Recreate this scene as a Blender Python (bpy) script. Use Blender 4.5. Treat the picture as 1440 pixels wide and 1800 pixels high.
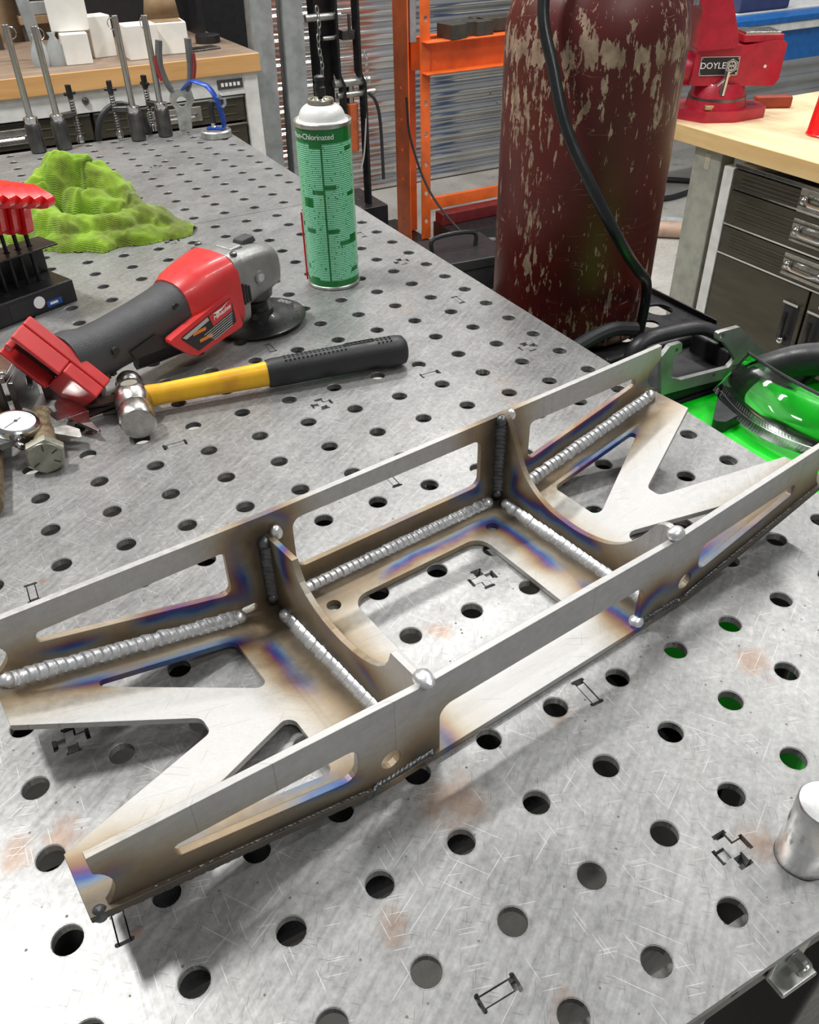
import bpy, bmesh, math, random
from mathutils import Vector, Matrix, geometry, noise as mnoise
random.seed(7)
R_, PI = math.radians, math.pi
TZ = 0.91                      # height of the welding table top above the floor
S = bpy.context.scene
COL = S.collection
for o in list(bpy.data.objects): bpy.data.objects.remove(o)

# ------------------------------------------------------------------ camera
cam = bpy.data.cameras.new('camera'); cam_o = bpy.data.objects.new('camera', cam); COL.objects.link(cam_o)
cam.sensor_fit = 'VERTICAL'; cam.sensor_height = 36.0; cam.lens = 1464.2/1800*36.0
cam.clip_start = 0.02; cam.clip_end = 60
rt = Vector((0.879164, -0.476164, -0.018381)); up = Vector((0.302428, 0.527746, 0.793739)); bk = Vector((-0.368250, -0.703386, 0.607980))
m = Matrix((rt, up, bk)).transposed().to_4x4(); m.translation = Vector((-0.29283, -0.72325, 0.42710+TZ))
cam_o.matrix_world = m
S.camera = cam_o
# ------------------------------------------------------------------ world, lights, exposure
w = bpy.data.worlds.new('world'); S.world = w; w.use_nodes = True
w.node_tree.nodes['Background'].inputs[0].default_value = (0.93, 0.96, 1.0, 1)
w.node_tree.nodes['Background'].inputs[1].default_value = 0.20
def area(name, loc, target, sx, sy, power, col=(1, 0.985, 0.96)):
    d = bpy.data.lights.new(name, 'AREA'); d.shape = 'RECTANGLE'; d.size = sx; d.size_y = sy; d.energy = power; d.color = col
    o = bpy.data.objects.new(name, d); COL.objects.link(o); o.location = loc
    o.rotation_euler = (Vector(target)-Vector(loc)).to_track_quat('-Z', 'Y').to_euler()
    return o
area('shop_light', (-1.05, 0.72, 3.55), (-1.05, 0.72, 0), 0.25, 0.45, 80)
area('shop_light', (0.3, -2.3, 3.5), (0.3, -2.3, 0), 1.2, 0.12, 28)
area('shop_light', (1.5, -0.9, 3.5), (1.5, -0.9, 0), 1.2, 0.12, 26)
area('shop_light', (-2.0, 2.6, 3.5), (-2.0, 2.6, 0), 1.2, 0.12, 40)
area('shop_light', (1.0, 1.7, 3.5), (1.0, 1.7, 0), 1.2, 0.12, 42)
area('shop_light', (2.6, 0.9, 3.5), (2.6, 0.9, 0), 0.12, 1.2, 44)
area('shop_light', (2.2, 2.6, 3.5), (2.2, 2.6, 0), 1.2, 0.12, 34)
S.view_settings.view_transform = 'Standard'; S.view_settings.look = 'None'
S.view_settings.exposure = 0.02; S.view_settings.gamma = 1.0; S.view_settings.use_curve_mapping = False

# ------------------------------------------------------------------ materials
def NT(name):
    mt = bpy.data.materials.new(name); mt.use_nodes = True
    nt = mt.node_tree; return mt, nt, nt.nodes['Principled BSDF']
def nd(nt, t, ins=None, **kw):
    n = nt.nodes.new(t)
    for k, v in kw.items(): setattr(n, k, v)
    if ins:
        for k, v in ins.items():
            if isinstance(v, bpy.types.NodeSocket): nt.links.new(v, n.inputs[k])
            else: n.inputs[k].default_value = v
    return n
def mth(nt, op, a, b=0.0, c=None):
    ins = {0: a, 1: b}
    if c is not None: ins[2] = c
    return nd(nt, 'ShaderNodeMath', ins, operation=op).outputs[0]
def vmath(nt, op, a, b=None, out=0):
    ins = {0: a}
    if b is not None: ins[1] = b
    return nd(nt, 'ShaderNodeVectorMath', ins, operation=op).outputs[out]
def mixc(nt, f, a, b, mode='MIX'):
    n = nd(nt, 'ShaderNodeMix', data_type='RGBA', blend_type=mode)
    for i, v in ((0, f), (6, a), (7, b)):
        if isinstance(v, bpy.types.NodeSocket): nt.links.new(v, n.inputs[i])
        else: n.inputs[i].default_value = v if i == 0 else (tuple(v)+(1,))[:4]
    return n.outputs[2]
def ramp(nt, f, stops, interp='LINEAR'):
    n = nd(nt, 'ShaderNodeValToRGB', {0: f}); r = n.color_ramp; r.interpolation = interp
    while len(r.elements) < len(stops): r.elements.new(0.5)
    for e, (p, c) in zip(r.elements, stops):
        e.position = p; e.color = (tuple(c)+(1,))[:4] if hasattr(c, '__len__') else (c, c, c, 1)
    return n.outputs[0]
def objc(nt, ob=None):
    n = nd(nt, 'ShaderNodeTexCoord')
    if ob: n.object = ob
    return n.outputs['Object']
def mapping(nt, vec, scale=(1, 1, 1), rot=(0, 0, 0), loc=(0, 0, 0)):
    return nd(nt, 'ShaderNodeMapping', {'Vector': vec, 'Scale': scale, 'Rotation': rot, 'Location': loc}).outputs[0]
def noise(nt, vec, scale, detail=3, rough=0.55, dist=0.0, out=0):
    return nd(nt, 'ShaderNodeTexNoise', {'Vector': vec, 'Scale': scale, 'Detail': detail, 'Roughness': rough, 'Distortion': dist}).outputs[out]
def bump(nt, h, strength, dist, bs):
    b = nd(nt, 'ShaderNodeBump', {'Height': h, 'Strength': strength, 'Distance': dist}); nt.links.new(b.outputs[0], bs.inputs['Normal'])
def setc(bs, nt, key, v):
    if isinstance(v, bpy.types.NodeSocket): nt.links.new(v, bs.inputs[key])
    else: bs.inputs[key].default_value = v if not hasattr(v, '__len__') else (tuple(v)+(1,))[:4]
MATS = {}
def M(name, col, rough=0.5, metal=0.0, var=0.25, scale=30.0, bmp=0.0, bscale=200.0, coat=0.0, stretch=(1, 1, 1), trans=0.0, spec=0.5, alt=None):
    """plain painted, plastic or metal surface with mottled colour, uneven gloss and fine relief"""
    if name in MATS: return MATS[name]
    mt, nt, bs = NT(name); c = mapping(nt, objc(nt), stretch)
    f = noise(nt, c, scale, 4)
    lo = alt if alt else tuple(x*(1-var) for x in col); hi = tuple(min(1, x*(1+var*0.35)) for x in col)
    setc(bs, nt, 'Base Color', ramp(nt, f, [(0.3, lo), (0.62, hi)]))
    setc(bs, nt, 'Roughness', ramp(nt, noise(nt, c, scale*2.3, 3), [(0.3, max(0.03, rough*0.8)), (0.7, min(1, rough*1.2))]))
    bs.inputs['Metallic'].default_value = metal; bs.inputs['Coat Weight'].default_value = coat
    bs.inputs['Transmission Weight'].default_value = trans; bs.inputs['Specular IOR Level'].default_value = spec
    if bmp: bump(nt, noise(nt, c, bscale, 3), bmp, 0.002, bs)
    MATS[name] = mt; return mt

def mat_table():
    mt, nt, bs = NT('table_steel'); c = nd(nt, 'ShaderNodeNewGeometry').outputs['Position']
    big = noise(nt, c, 9, 6, 0.68, 0.5); fine = noise(nt, c, 260, 3, 0.6)
    g1 = noise(nt, mapping(nt, mapping(nt, c, (1, 1, 1), (0, 0, R_(-35))), (30, 260, 1)), 1.0, 3, 0.6)
    g2 = noise(nt, mapping(nt, c, (380, 12, 1), (0, 0, R_(8))), 1.0, 3, 0.6)
    base = ramp(nt, big, [(0.32, (0.17, 0.172, 0.168)), (0.5, (0.265, 0.267, 0.26)), (0.68, (0.37, 0.37, 0.36))])
    base = mixc(nt, 0.35, base, ramp(nt, g1, [(0.3, 0.17), (0.7, 0.42)]))
    base = mixc(nt, 0.25, base, ramp(nt, fine, [(0.3, 0.12), (0.7, 0.50)]))
    # dark pits and spatter
    v = nd(nt, 'ShaderNodeTexVoronoi', {'Vector': c, 'Scale': 105.0, 'Randomness': 1.0})
    pick = mth(nt, 'GREATER_THAN', nd(nt, 'ShaderNodeSeparateColor', {0: v.outputs['Color']}).outputs[0], 0.55)
    pit = mth(nt, 'MULTIPLY', mth(nt, 'LESS_THAN', v.outputs['Distance'], 0.085), pick)
    base = mixc(nt, mth(nt, 'MULTIPLY', pit, 0.75), base, (0.09, 0.075, 0.06))
    # rust blooms
    rn = noise(nt, c, 11, 2, 0.5, 0.4); rm = ramp(nt, rn, [(0.69, 0.0), (0.76, 1.0)])
    rm2 = mth(nt, 'MULTIPLY', rm, ramp(nt, noise(nt, mapping(nt, c, (60, 190, 1), (0, 0, 0.5)), 1.0, 3), [(0.42, 0.0), (0.62, 1.0)]))
    base = mixc(nt, mth(nt, 'MULTIPLY', rm2, 0.6), base, (0.30, 0.17, 0.09))
    bl = None; wob = noise(nt, c, 55, 4, 0.65)
    for x_, y_, r_ in [(-0.1419, -0.4836, 0.026), (-0.0818, -0.3612, 0.012), (0.0879, -0.492, 0.016), (-0.0496, -0.4607, 0.012), (-0.2079, -0.5317, 0.012), (-0.1534, -0.6048, 0.01), (-0.0105, -0.5873, 0.014), (-0.3472, -0.3962, 0.016), (-0.3714, -0.3946, 0.014), (-0.1569, 0.0648, 0.03)]:
        d_ = vmath(nt, 'LENGTH', vmath(nt, 'SUBTRACT', c, (x_, y_, TZ)), None, 1)
        q_ = ramp(nt, mth(nt, 'ADD', mth(nt, 'MULTIPLY', d_, 1/r_), mth(nt, 'MULTIPLY', mth(nt, 'SUBTRACT', wob, 0.5), 2.2)), [(0.2, 1.0), (0.95, 0.0)])
        bl = q_ if bl is None else mth(nt, 'MAXIMUM', bl, q_)
    base = mixc(nt, mth(nt, 'MULTIPLY', bl, 0.6), base, (0.24, 0.135, 0.075))
    sv = nd(nt, 'ShaderNodeTexVoronoi', {'Vector': mapping(nt, c, (1, 1, 1), (0, 0, 0), (3.3, 1.7, 0)), 'Scale': 26.0})
    sp = mth(nt, 'MULTIPLY', mth(nt, 'GREATER_THAN', nd(nt, 'ShaderNodeSeparateColor', {0: sv.outputs['Color']}).outputs[1], 0.8), ramp(nt, sv.outputs['Distance'], [(0.04, 1.0), (0.12, 0.0)]))
    base = mixc(nt, mth(nt, 'MULTIPLY', sp, 0.55), base, (0.26, 0.13, 0.07))
    # straight scratches: cells of a strongly stretched voronoi
    def scratch(rot, sc, th, pk, ch):
        v_ = nd(nt, 'ShaderNodeTexVoronoi', {'Vector': mapping(nt, mapping(nt, c, (1, 1, 1), (0, 0, rot)), sc, (0, 0, 0), (rot*7, rot*3, 0)), 'Scale': 1.0}, voronoi_dimensions='2D')
        r_ = nd(nt, 'ShaderNodeSeparateColor', {0: v_.outputs['Color']}).outputs[ch]
        return mth(nt, 'MULTIPLY', mth(nt, 'LESS_THAN', v_.outputs['Distance'], th), mth(nt, 'GREATER_THAN', r_, pk))
    mx = lambda a_, b_: mth(nt, 'MAXIMUM', a_, b_)
    s = mx(mx(scratch(0.95, (10, 640, 1), 0.13, 0.95, 0), scratch(-0.5, (13, 760, 1), 0.14, 0.95, 1)), mx(scratch(1.55, (26, 900, 1), 0.16, 0.93, 2), scratch(0.3, (30, 1000, 1), 0.16, 0.93, 0)))
    dk = mx(scratch(-1.0, (40, 800, 1), 0.15, 0.88, 1), scratch(0.7, (55, 700, 1), 0.15, 0.90, 2))
    base = mixc(nt, mth(nt, 'MULTIPLY', dk, 0.55), base, (0.12, 0.11, 0.10))
    base = mixc(nt, mth(nt, 'MULTIPLY', s, 0.36), base, (0.80, 0.80, 0.78))
    setc(bs, nt, 'Base Color', base)
    ro = ramp(nt, mth(nt, 'ADD', mth(nt, 'MULTIPLY', g1, 0.5), mth(nt, 'MULTIPLY', noise(nt, c, 18, 4), 0.5)), [(0.32, 0.30), (0.68, 0.46)])
    ro = mixc(nt, mth(nt, 'MAXIMUM', pit, mth(nt, 'MULTIPLY', rm2, 0.6)), ro, (0.6, 0.6, 0.6))
    setc(bs, nt, 'Roughness', ro)
    setc(bs, nt, 'Metallic', mth(nt, 'SUBTRACT', 0.45, mth(nt, 'MULTIPLY', rm2, 0.2)))
    h = mth(nt, 'ADD', mth(nt, 'MULTIPLY', g1, 0.5), mth(nt, 'SUBTRACT', mth(nt, 'MULTIPLY', g2, 0.4), mth(nt, 'MULTIPLY', pit, 1.5)))
    bump(nt, mth(nt, 'ADD', h, mth(nt, 'MULTIPLY', s, 0.5)), 0.12, 0.0006, bs)
    return mt

def mat_heat(root, segs):
    """mill steel with temper colours that follow the distance from the weld lines"""
    mt, nt, bs = NT('heat_tinted_steel'); c = objc(nt, root)
    d = None
    for a, b in segs:
        a, b = Vector(a), Vector(b); ab = b-a
        ap = vmath(nt, 'SUBTRACT', c, tuple(a))
        t = nd(nt, 'ShaderNodeMath', {0: mth(nt, 'MULTIPLY', vmath(nt, 'DOT_PRODUCT', ap, tuple(ab), 1), 1/ab.length_squared), 1: 0.0}, operation='ADD', use_clamp=True).outputs[0]
        pr = nd(nt, 'ShaderNodeVectorMath', {0: tuple(ab), 'Scale': t}, operation='SCALE').outputs[0]
        di = vmath(nt, 'LENGTH', vmath(nt, 'SUBTRACT', ap, pr), None, 1)
        d = di if d is None else nd(nt, 'ShaderNodeMath', {0: d, 1: di, 2: 0.006}, operation='SMOOTH_MIN').outputs[0]
    n1 = noise(nt, c, 22, 3, 0.5); n2 = noise(nt, c, 9, 2, 0.5)
    dd = mth(nt, 'MULTIPLY', d, mth(nt, 'ADD', 0.55, mth(nt, 'MULTIPLY', n2, 0.9)))
    dd = mth(nt, 'ADD', dd, mth(nt, 'MULTIPLY', mth(nt, 'SUBTRACT', n1, 0.5), 0.016))
    x = mth(nt, 'MULTIPLY', dd, 1/0.072)
    col1 = ramp(nt, x, [(0.0, (0.055, 0.048, 0.04)), (0.10, (0.10, 0.08, 0.055)), (0.17, (0.20, 0.165, 0.11)), (0.225, (0.10, 0.15, 0.22)), (0.265, (0.02, 0.06, 0.22)), (0.31, (0.09, 0.03, 0.12)),
                        (0.36, (0.20, 0.105, 0.05)), (0.44, (0.31, 0.24, 0.15)), (0.56, (0.40, 0.372, 0.325)), (0.75, (0.45, 0.445, 0.435))])
    col2 = ramp(nt, x, [(0.0, (0.055, 0.048, 0.04)), (0.12, (0.12, 0.09, 0.055)), (0.26, (0.25, 0.185, 0.11)), (0.40, (0.35, 0.30, 0.225)), (0.54, (0.41, 0.388, 0.35)), (0.75, (0.45, 0.445, 0.435))])
    which = ramp(nt, noise(nt, c, 15, 1, 0.4), [(0.46, 0.0), (0.60, 1.0)])
    col = mixc(nt, which, col2, col1)
    g = noise(nt, mapping(nt, c, (70, 1600, 1600)), 1.0, 2, 0.6); g2 = noise(nt, c, 160, 4, 0.65)
    col = mixc(nt, 0.35, col, ramp(nt, g, [(0.25, 0.40), (0.75, 0.62)]), 'OVERLAY')
    col = mixc(nt, 0.5, col, ramp(nt, g2, [(0.25, 0.36), (0.75, 0.62)]), 'OVERLAY')
    for rot, sc, ch in ((0.6, (16, 900, 900), 0), (-0.8, (22, 1000, 1000), 1), (0.1, (12, 1100, 1100), 2)):
        v_ = nd(nt, 'ShaderNodeTexVoronoi', {'Vector': mapping(nt, mapping(nt, c, (1, 1, 1), (0, 0, rot)), sc), 'Scale': 1.0}, voronoi_dimensions='2D')
        k_ = mth(nt, 'MULTIPLY', mth(nt, 'LESS_THAN', v_.outputs['Distance'], 0.15), mth(nt, 'GREATER_THAN', nd(nt, 'ShaderNodeSeparateColor', {0: v_.outputs['Color']}).outputs[ch], 0.95))
        col = mixc(nt, mth(nt, 'MULTIPLY', k_, 0.4), col, (0.13, 0.10, 0.075))
    setc(bs, nt, 'Base Color', col); bs.inputs['Metallic'].default_value = 0.28
    setc(bs, nt, 'Roughness', ramp(nt, g2, [(0.3, 0.36), (0.7, 0.5)]))
    bump(nt, g, 0.08, 0.0005, bs)
    return mt

def mat_chipped():
    mt, nt, bs = NT('chipped_maroon_paint'); c = objc(nt)
    xyz = nd(nt, 'ShaderNodeSeparateXYZ', {0: c})
    n1 = noise(nt, mapping(nt, c, (95, 95, 36)), 1.0, 5, 0.66, 0.3); n2 = noise(nt, mapping(nt, c, (120, 120, 26)), 1.0, 4, 0.6)
    lowf = noise(nt, c, 5.5, 2)
    z = xyz.outputs[2]
    def bandz(z0, wd): return ramp(nt, mth(nt, 'MULTIPLY', mth(nt, 'ABSOLUTE', mth(nt, 'SUBTRACT', z, z0)), 1/wd), [(0.25, 1.0), (1.0, 0.0)])
    bandm = mth(nt, 'MAXIMUM', bandz(0.372, 0.026), mth(nt, 'MAXIMUM', mth(nt, 'MULTIPLY', bandz(0.31, 0.07), 0.5), mth(nt, 'MULTIPLY', bandz(0.02, 0.02), 0.8)))
    v = mth(nt, 'ADD', mth(nt, 'ADD', mth(nt, 'MULTIPLY', n1, 0.75), mth(nt, 'MULTIPLY', n2, 0.35)), mth(nt, 'ADD', mth(nt, 'MULTIPLY', bandm, 0.10), mth(nt, 'MULTIPLY', lowf, 0.22)))
    chip = ramp(nt, v, [(0.755, 0.0), (0.765, 1.0)])
    fineN = noise(nt, mapping(nt, c, (150, 150, 38)), 1.0, 4, 0.65, 0.2); area_ = noise(nt, mapping(nt, c, (16, 16, 9), (0, 0, 0), (2, 5, 1)), 1.0, 2)
    chip = mth(nt, 'MAXIMUM', chip, ramp(nt, mth(nt, 'ADD', mth(nt, 'MULTIPLY', fineN, 0.7), mth(nt, 'MULTIPLY', area_, 0.45)), [(0.685, 0.0), (0.70, 1.0)]))
    lnN = noise(nt, mapping(nt, c, (14, 14, 90), (0.3, 0.2, 0)), 1.0, 1)
    chip = mth(nt, 'MAXIMUM', chip, mth(nt, 'MULTIPLY', mth(nt, 'LESS_THAN', mth(nt, 'ABSOLUTE', mth(nt, 'SUBTRACT', lnN, 0.5)), 0.004), ramp(nt, noise(nt, c, 24, 2), [(0.55, 0.0), (0.62, 0.8)])))
    paint = ramp(nt, noise(nt, c, 14, 4), [(0.3, (0.065, 0.006, 0.005)), (0.7, (0.11, 0.011, 0.008))])
    under = ramp(nt, noise(nt, c, 60, 3), [(0.3, (0.20, 0.12, 0.08)), (0.7, (0.42, 0.30, 0.21))])
    setc(bs, nt, 'Base Color', mixc(nt, chip, paint, under))
    setc(bs, nt, 'Roughness', mixc(nt, chip, (0.42, 0.42, 0.42), (0.7, 0.7, 0.7)))
    bump(nt, mth(nt, 'SUBTRACT', mth(nt, 'MULTIPLY', noise(nt, c, 90, 2), 0.25), chip), 0.35, 0.001, bs)
    return mt

def mat_label(r):
    """green can label: rows of tiny print that wrap the can, two columns, dark section bars"""
    mt, nt, bs = NT('printed_green_label'); c = objc(nt); q = nd(nt, 'ShaderNodeSeparateXYZ', {0: c})
    ang = mth(nt, 'ARCTAN2', q.outputs[1], q.outputs[0]); ax = mth(nt, 'MULTIPLY', ang, r); z = q.outputs[2]
    rows = mth(nt, 'FRACT', mth(nt, 'MULTIPLY', z, 440.0)); rid = mth(nt, 'FLOOR', mth(nt, 'MULTIPLY', z, 440.0))
    inrow = mth(nt, 'GREATER_THAN', rows, 0.36)
    vec = nd(nt, 'ShaderNodeCombineXYZ', {0: mth(nt, 'MULTIPLY', ax, 420.0), 1: mth(nt, 'MULTIPLY', rid, 7.31), 2: 0.0}).outputs[0]
    wn = noise(nt, vec, 1.0, 2, 0.7)
    ink = mth(nt, 'MULTIPLY', inrow, mth(nt, 'GREATER_THAN', wn, 0.375))
    # column gutter facing the camera, header and foot bands stay plain green
    gut = mth(nt, 'GREATER_THAN', mth(nt, 'ABSOLUTE', mth(nt, 'SUBTRACT', ang, -2.09)), 0.035)
    body = mth(nt, 'MULTIPLY', mth(nt, 'GREATER_THAN', z, 0.013), mth(nt, 'LESS_THAN', z, 0.1785))
    sec = noise(nt, nd(nt, 'ShaderNodeCombineXYZ', {0: mth(nt, 'MULTIPLY', mth(nt, 'FLOOR', mth(nt, 'MULTIPLY', mth(nt, 'ADD', ang, 2.09), 2.2)), 3.7), 1: mth(nt, 'MULTIPLY', mth(nt, 'FLOOR', mth(nt, 'MULTIPLY', z, 190.0)), 5.1), 2: 0.0}).outputs[0], 1.0, 0)
    bars = mth(nt, 'LESS_THAN', sec, 0.70)
    ink = mth(nt, 'MULTIPLY', mth(nt, 'MULTIPLY', ink, gut), mth(nt, 'MULTIPLY', body, bars))
    setc(bs, nt, 'Base Color', mixc(nt, ink, (0.0, 0.17, 0.03), (0.33, 0.86, 0.56)))
    bs.inputs['Roughness'].default_value = 0.25; bs.inputs['Coat Weight'].default_value = 0.4
    return mt

def mat_rag():
    mt, nt, bs = NT('microfibre_cloth'); c = objc(nt)
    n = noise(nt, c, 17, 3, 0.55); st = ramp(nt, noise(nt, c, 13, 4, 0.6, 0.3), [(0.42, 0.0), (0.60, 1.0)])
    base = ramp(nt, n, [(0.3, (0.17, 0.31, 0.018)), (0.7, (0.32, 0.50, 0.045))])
    base = mixc(nt, mth(nt, 'MULTIPLY', st, 0.85), base, (0.10, 0.12, 0.022))  # olive stains, strengthened to stand in for shading on the cloth
    setc(bs, nt, 'Base Color', base); bs.inputs['Roughness'].default_value = 0.95
    bs.inputs['Sheen Weight'].default_value = 0.25; bs.inputs['Specular IOR Level'].default_value = 0.1
    wv = nd(nt, 'ShaderNodeTexWave', {'Vector': c, 'Scale': 150.0, 'Distortion': 3.0, 'Detail': 2.0}, bands_direction='DIAGONAL').outputs['Fac']
    bump(nt, mth(nt, 'ADD', wv, mth(nt, 'MULTIPLY', noise(nt, c, 600, 2), 0.9)), 0.5, 0.0010, bs)
    return mt

def mat_corr():
    mt, nt, bs = NT('galvanised_sheet'); c = objc(nt)
    v = nd(nt, 'ShaderNodeTexVoronoi', {'Vector': c, 'Scale': 45.0})
    setc(bs, nt, 'Base Color', ramp(nt, noise(nt, c, 2.5, 3), [(0.3, (0.60, 0.60, 0.585)), (0.7, (0.85, 0.85, 0.83))]))
    bs.inputs['Metallic'].default_value = 0.9
    setc(bs, nt, 'Roughness', ramp(nt, noise(nt, c, 5, 3), [(0.3, 0.07), (0.7, 0.15)]))
    bump(nt, noise(nt, mapping(nt, c, (1.2, 1, 6)), 2.0, 1), 0.03, 0.02, bs)
    return mt

def mat_wood(name, a, b, stretch, dirt=0.0, dirtcol=(0.2, 0.14, 0.09)):
    mt, nt, bs = NT(name); c = objc(nt)
    g = noise(nt, mapping(nt, c, stretch), 1.0, 5, 0.6, 0.6); st = noise(nt, c, 4.0, 5, 0.65)
    col = ramp(nt, g, [(0.3, a), (0.7, b)])
    if dirt: col = mixc(nt, mth(nt, 'MULTIPLY', ramp(nt, st, [(0.48, 0.0), (0.66, 1.0)]), dirt), col, dirtcol)
    setc(bs, nt, 'Base Color', col); bs.inputs['Roughness'].default_value = 0.5; bump(nt, g, 0.15, 0.001, bs)
    return mt

def mat_floor():
    mt, nt, bs = NT('concrete'); c = objc(nt)
    col = ramp(nt, noise(nt, c, 2.2, 5, 0.65), [(0.3, (0.36, 0.345, 0.31)), (0.7, (0.56, 0.545, 0.50))])
    col = mixc(nt, 0.5, col, ramp(nt, noise(nt, c, 60, 4, 0.6), [(0.3, 0.35), (0.7, 0.62)]), 'OVERLAY')
    st = ramp(nt, noise(nt, c, 9, 4, 0.6), [(0.6, 0.0), (0.7, 1.0)])
    setc(bs, nt, 'Base Color', mixc(nt, mth(nt, 'MULTIPLY', st, 0.5), col, (0.16, 0.14, 0.11)))
    bs.inputs['Roughness'].default_value = 0.45; bump(nt, noise(nt, c, 90, 4), 0.1, 0.002, bs)
    return mt

def mat_weld(name, a, b, rough=0.3):
    mt, nt, bs = NT(name); c = objc(nt)
    setc(bs, nt, 'Base Color', ramp(nt, noise(nt, c, 130, 3, 0.6), [(0.3, a), (0.62, b)]))
    bs.inputs['Metallic'].default_value = 0.85; bs.inputs['Roughness'].default_value = rough
    bump(nt, noise(nt, c, 700, 3), 0.25, 0.0006, bs); return mt

black_pl = M('black_plastic', (0.018, 0.018, 0.02), 0.42, var=0.2, bmp=0.1)
black_rub = M('black_rubber', (0.022, 0.023, 0.025), 0.5, var=0.2, bmp=0.15, bscale=600)
black_steel = M('black_painted_steel', (0.015, 0.015, 0.016), 0.3, var=0.3)
grey_grip = M('charcoal_grip', (0.05, 0.052, 0.056), 0.5, var=0.15, bmp=0.35, bscale=900)
red_pl = M('red_plastic', (0.62, 0.035, 0.035), 0.35, var=0.15, coat=0.2)
red_gloss = M('glossy_red_grip', (0.80, 0.012, 0.012), 0.22, var=0.1, coat=0.5)
chrome = M('chrome', (0.75, 0.75, 0.75), 0.12, 1.0, var=0.1)
steel = M('bright_steel', (0.58, 0.57, 0.55), 0.25, 1.0, var=0.3, bmp=0.05)
dsteel = M('dark_steel', (0.16, 0.155, 0.15), 0.36, 0.9, var=0.4, bmp=0.1)
brown_steel = M('oxide_steel', (0.20, 0.15, 0.14), 0.35, 0.8, var=0.4)
zinc = M('zinc_plate', (0.55, 0.56, 0.53), 0.35, 0.85, var=0.35, scale=60)
alu = M('machined_aluminium', (0.80, 0.80, 0.79), 0.24, 1.0, var=0.12, stretch=(1, 1, 12))
cast = M('cast_alloy', (0.33, 0.33, 0.32), 0.4, 0.6, var=0.2, bmp=0.2, bscale=350)
yellow = M('yellow_fibreglass', (0.85, 0.47, 0.015), 0.35, var=0.15, alt=(0.62, 0.27, 0.02), scale=25)
white_p = M('white_painted_steel', (0.72, 0.72, 0.69), 0.4, var=0.15)
grey_p = M('grey_green_paint', (0.36, 0.365, 0.31), 0.45, var=0.2)
drawer_m = M('smoked_drawer_front', (0.085, 0.076, 0.055), 0.3, 0.5, var=0.2, stretch=(1, 1, 6), scale=8)
orange = M('orange_paint', (0.83, 0.15, 0.025), 0.42, var=0.25, scale=12)
maroon = M('maroon_paint', (0.15, 0.012, 0.014), 0.4, var=0.3)
vise_red = M('vise_red_enamel', (0.45, 0.012, 0.035), 0.36, var=0.25, bmp=0.25, bscale=260, coat=0.15)
green_m = M('bright_green_panel', (0.0, 0.62, 0.012), 0.38, var=0.12, coat=0.2)
blue_m = M('blue_enamel', (0.012, 0.13, 0.42), 0.35, var=0.2)
blue_clamp = M('blue_spring_steel', (0.015, 0.07, 0.40), 0.3, 0.3, var=0.25)
navy = M('navy_plastic', (0.05, 0.06, 0.14), 0.45, var=0.15)
box_m = M('white_card', (0.82, 0.80, 0.74), 0.75, var=0.12, scale=12)
brown_card = M('brown_card', (0.26, 0.17, 0.09), 0.8, var=0.2)
osb = mat_wood('strand_board', (0.20, 0.12, 0.06), (0.42, 0.29, 0.16), (14, 14, 14), 0.3)
oak = mat_wood('bench_oak', (0.55, 0.29, 0.10), (0.72, 0.42, 0.17), (3, 40, 40))
oak_dirty = mat_wood('bench_oak_dirty', (0.24, 0.17, 0.12), (0.34, 0.25, 0.18), (5, 30, 30), 0.4, (0.1, 0.08, 0.07))
maple = mat_wood('bench_maple', (0.68, 0.44, 0.18), (0.83, 0.61, 0.30), (40, 3, 40), 0.18, (0.30, 0.20, 0.10))
maple_top = mat_wood('bench_maple_top', (0.72, 0.54, 0.30), (0.90, 0.74, 0.48), (26, 3, 26), 0.6, (0.30, 0.22, 0.15))
clear = M('clear_plastic', (0.97, 0.99, 0.98), 0.05, var=0.02, trans=1.0); clear.node_tree.nodes['Principled BSDF'].inputs['IOR'].default_value = 1.35
plastic_bag = M('clear_bag', (0.75, 0.82, 0.84), 0.2, var=0.1, trans=0.6)
galv = M('galvanised_post', (0.46, 0.49, 0.49), 0.42, 0.6, var=0.25, scale=22)
white_print = M('white_print', (0.9, 0.9, 0.9), 0.5, var=0.03)
silver_print = M('silver_print', (0.62, 0.62, 0.60), 0.35, 0.5, var=0.1)
orange_print = M('orange_print', (0.75, 0.22, 0.03), 0.5, var=0.05)
blue_print = M('blue_print', (0.02, 0.09, 0.35), 0.4, var=0.05)
dial_m = M('white_dial', (0.86, 0.90, 0.93), 0.2, var=0.03, coat=0.6)
tan_m = M('tan_pipe', (0.48, 0.33, 0.24), 0.5, var=0.2)
rust_bolt = M('rusty_bolt', (0.24, 0.19, 0.12), 0.5, 0.6, var=0.5, scale=120, alt=(0.13, 0.08, 0.04), bmp=0.3, bscale=500)
bolt_m = M('weathered_bolt_head', (0.33, 0.33, 0.27), 0.42, 0.75, var=0.35, scale=70)
table_m = mat_table(); corr_m = mat_corr(); floor_m = mat_floor(); rag_m = mat_rag(); chip_m = mat_chipped()
weld_m = mat_weld('fresh_weld', (0.74, 0.75, 0.76), (0.97, 0.98, 0.98), 0.34)
weld_dull = mat_weld('dull_weld', (0.09, 0.095, 0.10), (0.17, 0.175, 0.18), 0.38)

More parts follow.
